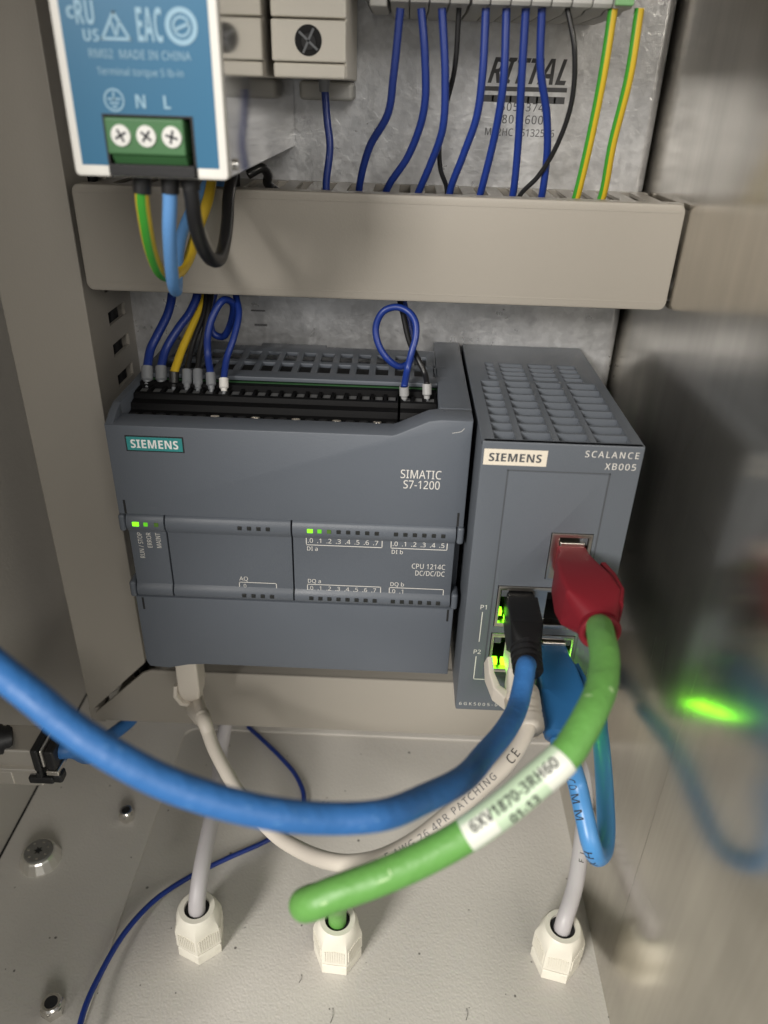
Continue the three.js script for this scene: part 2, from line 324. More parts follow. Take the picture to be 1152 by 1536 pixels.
// wiring ducts: slotted body with a smooth lid
{
  const t = thing('wiring_duct', 'upper horizontal beige wiring duct with smooth lid crossing above the controller', 'wiring duct', [78, 122, -57]);
  obj('lid', [extXY(roundRect(-12.3, 169.7, 122.5, 153.6, 2.4), [], -36, -34, 0.7), box(-10.5, 168.6, 151.1, 151.45, -34.2, -33.88), box(-10.5, 168.6, 124.9, 125.2, -34.2, -33.88), box(-11, 169.4, 152.3, 153.3, -42, -35.9), box(-11, 169.4, 122.8, 123.8, -42, -35.9)], M.duct, t);
  // slotted upper and lower side walls: tongues with gaps for the wires
  const up = [], low = [];
  for (let x = -11; x < 168; x += 8.3) { up.push(box(x, Math.min(x + 4.6, 169.4), 151.2, 152.1, -74, -37)); low.push(box(x, Math.min(x + 4.6, 169.4), 124.1, 125, -74, -37)); }
  for (const g of up) obj('tongue', [g], M.duct, t);
  for (const g of low) obj('tongue', [g], M.duct, t);
  obj('base', [box(-11, 169.4, 124.1, 152.1, -77.8, -74)], M.duct, t);
}
{
  const t = thing('wiring_duct', 'vertical beige wiring duct along the left side of the mounting plate', 'wiring duct', [-28, -58, -57]);
  // the lower end is cut at 45 degrees
  const lid = extXY([[-42.6, -61.5], [-41.5, -60.6], [-15.4, -33.2], [-14.6, -32], [-14.3, 285], [-41.2, 285]], [], -37.6, -36, 0.5);
  obj('lid', [lid, box(-42, -41, -57, 285, -44, -37.2), box(-15.6, -14.6, -30, 285, -43, -37.2)], M.duct, t);
  const holes = []; for (let y = -20; y < 280; y += 11.4) holes.push([[-70.5, y], [-54, y], [-54, y + 4.6], [-70.5, y + 4.6]].map(([z, yy]) => [-z, yy]));
  const wall = ext([[78, -32], [78, 285], [38, 285], [38, -32]], holes, 1.2).rotateY(Math.PI / 2);
  obj('side_wall', [wall.clone().translate(-15.9, 0, 0)], M.duct, t);
  obj('side_wall', [box(-41, -39.8, -57, 285, -77.8, -38)], M.duct, t);
  obj('base', [box(-39.7, -16, -52, 285, -77.8, -75)], M.duct, t);
}
{
  const t = thing('wiring_duct', 'lower horizontal beige wiring duct under the controller with mitred left end', 'wiring duct', [60, -67, -57]);
  obj('lid', [extXY([[-39.4, -66.6], [169.6, -66.6], [169.6, -36.4], [-12.5, -36.4], [-16.4, -38], [-40.6, -62.4]], [], -37.6, -36, 0.5), box(-36, 169.6, -66.4, -65.4, -44, -37.2), box(-9, 169.6, -37.6, -36.6, -44, -37.2)], M.duct, t);
  obj('side_wall', [box(-36, 169.4, -65.3, -64.2, -77.8, -38)], M.duct, t);
  obj('side_wall', [box(-12, 169.4, -38.8, -37.7, -77.8, -38)], M.duct, t);
  obj('base', [box(-36, 169.4, -64.1, -38.9, -77.8, -75)], M.duct, t);
  const cb = thing('unseen_cable_bundle', 'black cables out of view inside the vertical duct, darkening its slots', 'cables', [-28, -50, -60]);  // bundle out of view, placed to keep the duct slots dark
  for (let i = 0; i < 5; i++) obj('cable', [new Run([[-20 - i * 4, -50, -46 - (i * 7) % 5], [-20.5 - i * 4, 80, -52 - (i * 3) % 4], [-20 - i * 4, 280, -48]], 40).tube(2.1, { seg: 10 }), ...(i < 4 ? [new Run([[-19 - i * 5, -50, -64 - i], [-19 - i * 5, 100, -68 + i], [-19 - i * 5, 280, -66]], 40).tube(2.4, { seg: 10 })] : [])], M.wireBlack, cb);
  single('corner_block', 'small grey brown block where the two duct lids meet at lower left', 'block', [box(-44, -37.5, -69.5, -61, -46, -37.7, 0.8)], M.duct);
}

// ---------------------------------------------------------------- controller
const T = 0.12; // print lies this far above a face
{
  const t = thing('logic_controller', 'wide dark grey logic controller with green status lights below the wiring duct', 'controller', [55, 0, -38]);
  // housing: back block and side cheeks
  obj('housing', [box(0.4, 109.4, 1, 60, -77.6, -7), box(0.4, 109.4, 60, 88, -77.6, -31.5), box(0.4, 109.4, 60, 87, -31.5, -9),
    extZY([[-9.6, 60], [-9.6, 95], [-77.6, 95.6], [-77.6, 60]], 0, 2.6, 0.3), extZY([[-9.4, 91.3], [-0.6, 91.3], [-2, 92], [-5.5, 93.9], [-9.4, 95]], 0.2, 2.6, 0.2),
    extZY([[-9.6, 60], [-9.6, 97], [-77.6, 97], [-77.6, 60]], 100, 109.6, 0.3)], M.anthracite, t);
  // top vent plate with two rows of openings
  const holes = [];
  for (let i = 0; i < 15; i++) { const x = 7.2 + i * 6.55; if (x > 105) break; for (const [z0, z1] of [[-46.5, -37.5], [-58.5, -49]]) holes.push(rect(x, x + 4.3, z0, z1)); }
  obj('vent_cover', [extXZ([[2.7, -31], [99.9, -31], [99.9, -66], [60, -66], [60, -68.5], [36, -68.5], [36, -65], [24, -65], [24, -68.5], [2.7, -68.5]], holes, 95.6, 97.02, 0.25)], M.anthracite, t);
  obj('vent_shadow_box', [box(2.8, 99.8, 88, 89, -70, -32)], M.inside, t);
  obj('circuit_board', [box(2.8, 99.8, 88, 95.3, -31.4, -30.2)], M.pcbGreen, t);
  // front covers
  const upper = [[0.2, 61], [109.4, 61], [109.4, 97], [100, 97], [96.5, 96.4], [87.5, 92], [86, 91.5], [0.2, 91.5]];
  obj('upper_cover', [extXY(upper, [], -9.5, 0, 0.45)], M.anthracite, t);
  obj('lower_cover', [extXY([[1.2, 29], [1.2, 1], [2.2, -1.6], [9, -2.2], [16, -0.4], [22, 0.2], [108.7, 0.2], [108.7, 29]], [], -9, 0, 0.45)], M.anthracite, t);
  for (const [x, y] of [[2.2, 61.3], [107.1, 61.3], [3.2, 23.8], [106.5, 23.8]]) obj('slit', [box(x, x + 0.7, y, y + 4.9, -0.5, 0.05)], M.inside, t);
  // middle panels with a rounded light bar at top and bottom
  const prof = [[-6, 29.3], [-0.6, 29.3], [0.1, 29.9], [0.5, 31.2], [0.3, 32.6], [-0.3, 33.6], [-0.8, 34.2], [-0.8, 54.2], [-0.3, 55], [0.3, 56], [0.6, 57.4], [0.4, 59], [-0.2, 60.2], [-0.9, 60.7], [-6, 60.7]];
  for (const [a, b] of [[2.2, 14.2], [14.7, 54.7], [55.2, 107.2]]) obj('middle_panel', [extZY(prof, a, b, 0.15)], M.anthracite, t);
  for (const [x0, x1] of [[-0.3, 1.8], [107.6, 109.8]]) for (const y of [54.6, 28.8]) obj('hinge_lug', [box(x0, x1, y, y + 6.2, -6, 0.4, 0.9)], M.anthracite, t);
  // lights
  const led = (x, y, m, w = 1.35, h = 1.35) => obj('status_led', [box(x - w / 2, x + w / 2, y - h / 2, y + h / 2, -0.4, 0.78, 0.15)], m, t);
  led(5.3, 57.8, M.ledBright, 2.1, 1.5); led(8.5, 57.8, M.ledMid); led(11.9, 57.8, M.ledDim);
  for (let i = 0; i < 4; i++) { led(38.5 + i * 3.0, 57.8, M.ledOff); led(38.3 + i * 3.1, 31.5, M.ledOff); }
  for (let i = 0; i < 8; i++) { led(60.9 + i * 3.03, 57.8, i == 0 ? M.ledBright : i == 1 ? M.ledMid : i == 2 ? M.ledDim : M.ledOff, i ? 1.35 : 1.8); led(60.8 + i * 3.03, 31.5, M.ledOff); }
  for (let i = 0; i < 6; i++) { led(88.2 + i * 3, 57.8, M.ledOff); led(88.1 + i * 3.02, 31.5, M.ledOff); }
  // print
  const z = -0.8 + T, p = [];
  for (const [s, x, w] of [['RUN / STOP', 6.3, 10], ['ERROR', 9.2, 5.9], ['MAINT', 12.2, 5.9]]) p.push(put(text(s, 1.5, { w }), x, 54.1 - w, z, Math.PI / 2));
  const tick = 0.26;
  p.push(put(text('AQ', 1.6), 36.8, 36.75, z), put(text('0', 1.4), 38, 34, z), line(36.7, 36.1, 49.1, 36.1, z, tick), line(36.7, 34.3, 36.7, 36.1, z, tick), line(49.1, 34.3, 49.1, 36.1, z, tick));
  for (let i = 0; i < 8; i++) { p.push(put(text('.' + i, 1.65, { align: 0.5 }), 60.8 + i * 3.0, 52.7, z), put(text('.' + i, 1.55, { align: 0.5 }), 60.6 + i * 3.0, 34.15, z)); }
  for (let i = 0; i < 6; i++) p.push(put(text('.' + i, 1.65, { align: 0.5 }), 88.1 + i * 3.0, 52.7, z));
  for (let i = 0; i < 2; i++) p.push(put(text('.' + i, 1.55, { align: 0.5 }), 88 + i * 2.98, 34.15, z));
  for (const [a, b] of [[59.5, 83.9], [86.8, 104.8]]) p.push(line(a, 51.85, b, 51.85, z, tick), line(a, 51.9, a, 54.8, z, tick), line(b, 51.9, b, 54.8, z, tick), line(a, 36.35, b, 36.35, z, tick), line(a, 34.2, a, 36.4, z, tick), line(b, 34.2, b, 36.4, z, tick));
  p.push(put(text('DI a', 1.5), 59.5, 49.7, z), put(text('DI b', 1.5), 86.9, 49.7, z), put(text('DQ a', 1.5), 59.5, 37.0, z), put(text('DQ b', 1.5), 86.9, 37.0, z));
  p.push(put(text('CPU 1214C', 1.9, { w: 11.1 }), 93.7, 44.3, z), put(text('DC/DC/DC', 1.9, { w: 9.9 }), 94.9, 41.6, z));
  p.push(put(text('SIMATIC', 2.8, { w: 12.6 }), 88.7, 77.7, T), put(text('S7-1200', 2.75, { w: 11.4 }), 89.7, 74.2, T));
  obj('lettering', p, M.print, t);
  const bd = obj('badge', [box(6.3, 23.1, 83.6, 88, -0.2, 0.25, 0.1)], M.teal, t);
  obj('badge_border', [box(5.9, 23.5, 83.2, 88.4, -0.2, 0.1, 0.1)], M.inside, t);
  obj('lettering', [put(text('SIEMENS', 2.7, { w: 14.6, bold: true }), 7.4, 84.5, 0.25 + T)], S({ color: C(0.8, 0.8, 0.78), roughness: 0.6 }), bd);
  obj('scratch', [new Run([[103.5, 93, 0.02], [106, 93.6, 0.02], [107, 94.6, 0.02]], 20).tube(0.07, { seg: 5 })], M.print, t);
  // terminal blocks in the recess
  for (const [x0, x1, n] of [[2.8, 87.3, 20], [88, 99.6, 3]]) {
    const tb = obj('terminal_block', [extZY([[-30, 88], [-30, 95.2], [-27.4, 95.2], [-27, 92.2], [-22.4, 92.2], [-22, 94], [-20.4, 93.9], [-19.8, 92.4], [-17, 92], [-16.4, 90], [-9.8, 89.4], [-9.8, 88]], x0, x1, 0.2)], M.clampBlack, t);
    const st = (x1 - x0) / n;
    const ribs = [], dims = [];
    for (let i = 0; i <= n; i++) obj('rib', [box(Math.max(x0, x0 + i * st - 0.45), Math.min(x1, x0 + i * st + 0.45), 92, 94.1, -27.3, -22.1)], M.clampBlack, tb);
    for (let i = 0; i < n; i++) {
      obj('clamp_opening', [box(x0 + (i + 0.5) * st - 1.2, x0 + (i + 0.5) * st + 1.2, 92.1, 93.3, -26.6, -23.6)], M.clampGrey, tb);
      obj('clamp_screw', [cyl([x0 + (i + 0.5) * st, 89.6, -13], [x0 + (i + 0.5) * st, 90.2, -13.1], 1.5, 1.4, 14), box(x0 + (i + 0.5) * st - 1.2, x0 + (i + 0.5) * st + 1.2, 90.15, 90.3, -13.2, -12.9)], i > 3 && i % 3 === 0 ? M.tin : M.blackPlastic, tb);
    }
  }
}
// ---------------------------------------------------------------- network switch
{
  const X0 = 111, X1 = 156, Y0 = -3.6, Y1 = 96.6, Zf = 13;
  const t = thing('network_switch', 'narrow dark grey network switch with louvred top and five cable sockets', 'network switch', [133.5, Y0, -32]);
  const portHoles = [rect(134, 146.4, 51.6, 68.2), rect(120.3, 147, 32.8, 48.6), rect(120, 146.8, 14, 30.2)];
  obj('front_plate', [extXY(roundRect(X0, X1, Y0, Y1, 0.6), portHoles, Zf - 2, Zf, 0.35)], M.switchGrey, t);
  obj('inset_line', [[118.9, 88, 147.7, 88], [118.9, 16, 118.9, 88], [147.7, 16, 147.7, 88]].map(([a, b, c, d]) => line(a, b, c, d, Zf + 0.05, 0.35)), M.darkGrey, t);
  obj('inset_panel', [extXY(rect(119.2, 147.4, 12, 87.7), portHoles, Zf - 0.4, Zf + 0.22, 0.15)], M.switchGrey, t);
  obj('housing', [box(X0, X0 + 1.6, Y0, Y1 - 1.7, -77.5, Zf - 2), box(X1 - 1.6, X1, Y0, Y1 - 1.7, -77.5, Zf - 2), box(X0 + 1.6, X1 - 1.6, Y0, Y0 + 1.6, -77.5, Zf - 2), box(X0 + 1.6, X1 - 1.6, Y0 + 1.6, Y1 - 1.7, -77.4, -70)], M.switchGrey, t);
  // louvred top: frame with long bars, slats below it
  const cols = [114.2, 121.4, 131.6, 142, 152.8], hs = [];
  for (let k = 0; k < 4; k++) { const a = cols[k] + (k ? 0.7 : 0), b = cols[k + 1] - (k < 3 ? 0.7 : 0); hs.push(rect(a, b, -37.5, 11.2)); const A = k === 0 ? 117.2 : a, B = k === 3 ? 149.6 : b; hs.push(rect(A, B, -56, -38.6)); }
  obj('top_frame', [extXZ(roundRect(X0, X1, -77.5, Zf - 0.05, 0.4), hs, Y1 - 1.6, Y1, 0.25)], M.switchGrey, t);
  const slat = (x0, x1, z) => obj('slat', [extZY([[z - 0.5, Y1 - 0.15], [z + 0.5, Y1 - 0.15], [z + 1.1, Y1 - 5.6], [z + 0.3, Y1 - 5.6]], x0, x1)], M.switchGrey, t);
  for (let i = 0; i < 8; i++) slat(113.8, 153.2, -37.7 + i * 6.1);
  for (let i = 0; i < 4; i++) slat(116.8, 150, -56.2 + i * 4.45);
  for (const x of cols.slice(1, 4)) obj('rib', [box(x - 0.55, x + 0.55, Y1 - 6, Y1 - 1.65, -56, 11)], M.switchGrey, t);
  obj('vent_floor', [box(X0 + 1.6, X1 - 1.6, Y1 - 9, Y1 - 8, -70, Zf - 2)], M.inside, t);
  // print
  const z = Zf + T;
  const pr = [put(text('SCALANCE', 1.9, { w: 15.2 }), 139.6, 93, z), put(text('XB005', 1.95, { w: 8.8 }), 145.8, 89.4, z), put(text('P1', 1.7, { w: 2.6 }), 115.4, 39.2, z), put(text('P2', 1.7, { w: 2.7 }), 114.8, 21.2, z)];
  pr.push(line(116.4, 26.4, 116.4, 38, z, 0.3), line(116, 10.4, 116, 20, z, 0.3), line(116, 10.4, 121, 10.4, z, 0.3), put(text('6GK5005-0BA00-1AB2', 1.3, { w: 27 }), 112, -1.4, z));
  obj('lettering', pr, M.print, t);
  const bd = obj('badge', [box(111.7, 129.4, 89.5, 94.4, Zf - 0.1, Zf + 0.06)], M.cream, t);
  obj('lettering', [put(text('SIEMENS', 2.5, { w: 15, bold: true }), 113, 90.7, Zf + 0.06 + T)], M.darkGrey, bd);
  // sockets: bright shields with openings, contacts and lights
  const shield = (x0, x1, y0, y1, opens) => {
    const f = obj('socket', [extXY(rect(x0, x1, y0, y1), opens, Zf - 3, Zf + 0.5, 0.12)], M.tin, t);
    for (const o of opens) {
      const xs = o.map((q) => q[0]), ys = o.map((q) => q[1]), a = Math.min(...xs), b = Math.max(...xs), c = Math.min(...ys), d = Math.max(...ys);
      obj('socket_cavity', [box(a - 0.4, b + 0.4, c - 0.4, d + 0.4, Zf - 14, Zf - 13.4), box(a - 0.4, a, c - 0.4, d + 0.4, Zf - 13.4, Zf - 3), box(b, b + 0.4, c - 0.4, d + 0.4, Zf - 13.4, Zf - 3), box(a, b, c - 0.4, c, Zf - 13.4, Zf - 3), box(a, b, d, d + 0.4, Zf - 13.4, Zf - 3)], M.inside, f);
    }
    return f;
  };
  const s1 = shield(134.2, 146.2, 51.8, 68, [[[136.6, 53], [145.2, 53], [145.2, 66.8], [136.6, 66.8]]]);
  const s2 = shield(120.5, 146.8, 33, 48.4, [[[121.4, 34.4], [131.3, 34.4], [131.3, 47], [121.4, 47]], [[135.6, 34.4], [146, 34.4], [146, 47], [135.6, 47]]]);
  const s3 = shield(120.2, 146.6, 14.2, 30, [[[121, 15.6], [131.1, 15.6], [131.1, 28.6], [121, 28.6]], [[135.4, 15.6], [145.8, 15.6], [145.8, 28.6], [135.4, 28.6]]]);
  for (const [s, a, y] of [[s1, 142.8, 64.2], [s2, 121.6, 44.4], [s3, 121.2, 26], [s3, 143.4, 26]]) obj('latch_block', [box(a, a + 2.2, y, y + 2.4, Zf - 4, Zf + 0.2, 0.2)], M.darkGrey, s);
  for (const [s, x, y, w] of [[s2, 122, 37.6, 1.1], [s2, 124.6, 35.6, 2.2], [s3, 122.2, 17.4, 1.9], [s3, 125.4, 17.3, 2.2]]) obj('link_led', [box(x - w / 2, x + w / 2, y - 0.9, y + 1.1, Zf - 2.4, Zf - 0.2, 0.2)], M.ledPort, s);
  obj('link_led', [box(145, 145.9, 58.5, 60.5, Zf - 1, Zf + 0.6, 0.2)], M.ledMid, s1);
  obj('link_led', [box(144.6, 145.6, 22.5, 23.6, Zf - 1, Zf + 0.6, 0.2)], M.ledMid, s3);
  for (const [x, y] of [[123.4, 36.2], [123.6, 18]]) { const l = new THREE.PointLight(new THREE.Color(0.25, 1, 0.02), 0.00006, 0.3); l.position.copy(world([x, y, Zf + 1.5])); l.shadow.radius = 0.05; l.castShadow = true; l.name = 'link_led_light'; scene.add(l); }
}
// ---------------------------------------------------------------- power supply
{
  const X0 = 16.5, X1 = 49.2, Y0 = 162.6, Zf = 31;
  const t = thing('power_supply', 'white power supply with blue front label and green screw terminals at upper left', 'power supply', [32.8, Y0, -20]);
  obj('case', [box(X0 + 0.6, X1 - 0.2, Y0 + 0.4, 285, -77.5, Zf - 14), box(X0 + 0.6, X1 - 0.2, 174.6, 285, Zf - 14, Zf - 2.8), box(X0 + 0.6, 23.8, Y0 + 0.4, 174.6, Zf - 14, Zf - 2.8), box(42.8, X1 - 0.2, Y0 + 0.4, 174.6, Zf - 14, Zf - 2.8)], M.sideMetal, t);
  obj('front_frame', [extXY(roundRect(X0, X1, Y0, 285, 1), [rect(24.2, 42.4, 164, 174.2)], Zf - 3, Zf, 0.4)], M.white, t);
  obj('label_plate', [extXY([[18.3, 164.8], [24, 164.8], [24, 174.4], [42.6, 174.4], [42.6, 164.8], [47.4, 164.8], [47.4, 284], [18.3, 284]], [], Zf - 0.1, Zf + 0.1)], M.psuBlue, t);
  const z = Zf + 0.1 + T, p = [];
  const ring = (x, y, r, w) => new THREE.RingGeometry(r - w, r, 28).translate(x, y, z);
  p.push(ring(26.9, 177, 2.1, 0.35), line(26.9, 177.2, 26.9, 178.4, z, 0.35), line(25.7, 177.2, 28.1, 177.2, z, 0.35), line(26.1, 176.5, 27.7, 176.5, z, 0.35), line(26.5, 175.8, 27.3, 175.8, z, 0.35));
  p.push(put(text('N', 2.4, { align: 0.5, bold: true }), 32.3, 175.7, z), put(text('L', 2.4, { align: 0.5, bold: true }), 37.6, 175.7, z));
  p.push(put(text('Terminal torque 5 lb-in', 1.3, { w: 17.5 }), 24.2, 181.4, z), put(text('RM02  MADE IN CHINA', 1.5, { w: 20.5 }), 22.9, 184.3, z));
  p.push(ring(42, 190, 3.2, 0.95), ring(42, 190, 1.8, 0.45), line(40.9, 189.5, 43.2, 190.4, z, 0.55));
  p.push(put(text('EAC', 5.6, { w: 5.4, bold: true }), 33, 187.3, z));
  p.push(line(26.2, 187.6, 31.6, 187.6, z, 0.55), line(26.2, 187.6, 28.9, 192, z, 0.55), line(31.6, 187.6, 28.9, 192, z, 0.55), put(text('V', 2.3, { bold: true, align: 0.5 }), 29, 188.1, z));
  p.push(put(text('c', 2.6, { bold: true }), 19.6, 190.8, z), put(text('RU', 4, { bold: true, w: 4.2 }), 21.2, 189.9, z), put(text('US', 2, { bold: true }), 22.2, 187.1, z));
  p.push(put(text('RoHS 24V CB', 3.2, { w: 22, bold: true }), 20, 195.4, z));
  obj('lettering', p, M.psuPrint, t);
  obj('terminal_recess', [box(24.3, 42.3, 163, 174.1, Zf - 12, Zf - 11), box(24.2, 42.4, 162.9, 165.2, Zf - 2, Zf + 1.1, 0.2)], M.blackPlastic, t);
  obj('recess_liner', [extXY(rect(23.9, 42.7, 162.8, 174.5), [rect(24.4, 42.2, 165, 174.1)], Zf - 11, Zf + 0.16)], M.blackPlastic, t);
  const tb = obj('terminal_block', [box(24.4, 40.8, 167, 173.9, Zf - 9, Zf + 0.8, 0.4), extZY([[Zf - 9, 165.1], [Zf - 9, 167.2], [Zf + 0.4, 167.2], [Zf - 1.2, 165.1]], 24.9, 40.6, 0.2)], M.termGreen, t);
  for (let i = 0; i < 3; i++) {
    const x = 27.6 + i * 5.3, y = 170.6, s = obj('terminal_screw', [cyl([x, y, Zf + 0.2], [x, y, Zf + 1.2], 2.25, 2.0, 22)], M.screwPale, tb);
    const a = 0.5 + i * 0.4, bar = (k) => new THREE.BoxGeometry(2.6, 0.5, 0.1).rotateZ(a + k * Math.PI / 2).translate(x, y, Zf + 1.22);
    obj('cross_slot', [bar(0), bar(1)], M.darkGrey, s);
  }
  obj('case_screw', [cyl([X1 - 0.1, 165, Zf - 9], [X1 + 0.5, 165, Zf - 9], 1.2, 1.1, 16)], M.screw, t);
}
// ---------------------------------------------------------------- breaker and terminal row
{
  const t = thing('circuit_breaker', 'beige circuit breaker with a black clamp screw right of the power supply', 'circuit breaker', [60, 182, -50]);
  obj('body', [box(50.2, 69.8, 182.4, 260, -76, -31, 0.6), box(50.2, 69.8, 186.2, 195.6, -32, -27, 0.5), box(50.2, 69.8, 196.1, 240, -32, -27.4, 0.5), box(50.4, 69.6, 182.4, 185.9, -32, -27.6, 0.7)], M.breaker, t);
  obj('rear_foot', [box(52.6, 69.6, 176.8, 182.2, -76, -63, 1.4)], M.terminal, t);
  obj('screw_hole', [cyl([60, 191, -27.05], [60, 191, -26.9], 3.55, 3.55, 32)], M.inside, t);
  obj('clamp_screw', [cyl([60.1, 190.7, -27], [60.1, 190.7, -26.7], 2.1, 1.9, 20)], M.wireBlack, t);
  obj('screw_slot', [0, 1].map((k) => new THREE.BoxGeometry(6.2, 0.55, 0.2).rotateZ(1.1 + k * 1.35).translate(60, 190.9, -26.65)), M.ferruleGrey, t);
}
{
    const list = []; for (let i = 0; i < 12; i++) list.push(83.4 + i * 5.25);
  list.forEach((x, i) => {
    const last = i > 10, tb = thing('terminal_block', i < 11 ? 'grey rail terminal block, ' + ['first', 'second', 'third', 'fourth', 'fifth', 'sixth', 'seventh', 'eighth', 'ninth', 'tenth', 'eleventh'][i] + ' from the left in the row at the top edge' : 'green tipped earth terminal block at the right end of the row', 'terminal block', [x, 199, -50], i < 11 ? 'grey rail terminal blocks in a row' : undefined);
    const gap = i === 4 ? 1.2 : 0.35;
    obj('body', [extZY([[-76, 199.6], [-44, 199.6], [-40, 200.4], [-31, 200.4], [-30.2, 201.2], [-30.2, 203.2], [-31.4, 204], [-31.4, 240], [-76, 240]], x - 2.6 + gap / 2, x + 2.6 - 0.1, 0.2)], M.terminal, tb);
    if (last) obj('marker', [box(x - 2.4, x + 2.4, 200.8, 206, -30.4, -28.8, 0.4)], M.terminalGreen, tb);
  });
  const e = thing('end_bracket', 'dark grey end bracket left of the terminal row at the top edge', 'end bracket', [77, 199.5, -50]);
  obj('body', [box(74, 80.4, 201, 240, -76, -36, 0.6)], M.ferruleGrey, e);
  obj('foot', [box(75.5, 80.2, 199.4, 201.4, -60, -33.6, 0.5)], M.terminal, e);
}
// ---------------------------------------------------------------- single wires
function wire(name, label, pts, r, mat, group, extra) {
  const run = new Run(pts, 90), t = thing(name, label, extra && extra.cat || 'wire', pts[0], group);
  obj('insulation', [run.tube(r, { seg: 12 })], mat, t); return [t, run];
}
const stripe = (t, run, r, a, m) => obj('stripe', [run.tube(r + 0.04, { seg: 8, a0: a - 0.65, a1: a + 0.65, cap: false })], m, t);
// hanging from the terminal row into the upper duct
const hang = [
  ['first blue wire from the left hanging from the upper terminal row', 1.12, 'wireBlue', [[83.7, 199.3, -35], [82.4, 183.9, -36], [81.1, 174.5, -38], [75.8, 165.4, -42], [72.8, 154.7, -46], [72.4, 150, -49]]],
  ['second blue wire from the left hanging from the upper terminal row', 1.1, 'wireBlue', [[89.2, 199.4, -35], [90.8, 188.5, -35], [91.3, 175.8, -37], [87.5, 163.7, -42], [81.9, 155, -46], [80, 150, -49]]],
  ['third blue wire from the left, crossing in front of a thin black wire', 1.1, 'wireBlue', [[94.7, 199.6, -35], [96.6, 184.2, -35], [96.9, 171.3, -37], [94.3, 162, -42], [91.6, 154.7, -46], [90, 150, -49]]],
  ['thin black wire behind the third blue wire of the upper row', 0.72, 'wireBlack', [[99.3, 199.9, -37], [99.3, 186.1, -39], [97.5, 175.9, -42], [96.5, 166.9, -44], [97.4, 159.6, -46], [99.6, 154.6, -48], [100, 150, -50]]],
  ['fourth blue wire from the left hanging in front of the printed mark', 1.1, 'wireBlue', [[106.3, 199.9, -35], [106.8, 184.5, -35], [106.3, 174.4, -37], [103.6, 164.3, -41], [100.9, 154.8, -46], [100.5, 149, -49]]],
  ['fifth blue wire from the left hanging in front of the printed mark', 1.1, 'wireBlue', [[111.7, 200, -35], [112.7, 182.9, -35], [112.2, 170.6, -39], [110.3, 154.7, -46], [109.5, 149, -49]]],
  ['sixth blue wire from the left, nearly straight before the printed mark', 1.1, 'wireBlue', [[116.8, 200.2, -35], [117.7, 184.8, -36], [119.3, 167.8, -41], [120.1, 154.7, -46], [120, 149, -49]]],
  ['seventh blue wire, rightmost, crossing a thin black wire near the duct', 1.1, 'wireBlue', [[121, 200.3, -35], [122.6, 186.7, -36], [126.2, 175.8, -39], [128.2, 166.1, -42], [129, 154.8, -46], [129, 149, -49]]],
  ['thin black wire bowing out to the right of the printed mark', 0.72, 'wireBlack', [[127.5, 200.4, -34], [130.6, 191.2, -33], [132.1, 178.8, -35], [130.1, 167.2, -39], [126.5, 158.6, -44], [123.2, 154.3, -47], [121, 150, -50]]],
];
for (const [label, r, m, pts] of hang) wire(m === 'wireBlue' ? 'blue_wire' : 'black_wire', label, pts, r, M[m], m === 'wireBlue' ? 'blue wires from the terminal row' : 'thin black wires from the terminal row');
for (const [label, pts, flip] of [
  ['left one of two green and yellow earth wires at upper right', [[139.3, 200.6, -33], [139.4, 185.4, -34], [139.6, 169.6, -39], [139.7, 154.6, -46], [139.5, 149, -49]], 1],
  ['right one of two green and yellow earth wires at upper right', [[145.9, 200.7, -32], [146.3, 185.6, -33], [146.2, 168.7, -39], [147.5, 154.6, -46], [147, 149, -49]], 1]]) {
  const [t, run] = wire('earth_wire', label, pts, 1.25, M.wireYellow, 'green and yellow earth wires');
  stripe(t, run, 1.25, run.angleTo(run.len * 0.5, [-0.75, 0.35, 0.55]), M.wireGreen);
}
wire('blue_wire', 'single blue wire dropping from the circuit breaker into the duct', [[61, 185.8, -58], [61.1, 181.5, -58], [61.9, 171.6, -57], [62.8, 164.3, -56], [61.6, 153.6, -55], [61.8, 149, -55]], 1.2, M.wireBlue);
single('wire_sleeve', 'dark grey ferrule sleeve on the wire under the circuit breaker', 'ferrule', [cyl([60.9, 183.7, -58], [61.1, 179.2, -58], 1.8, 1.6, 14)], M.ferruleGrey);
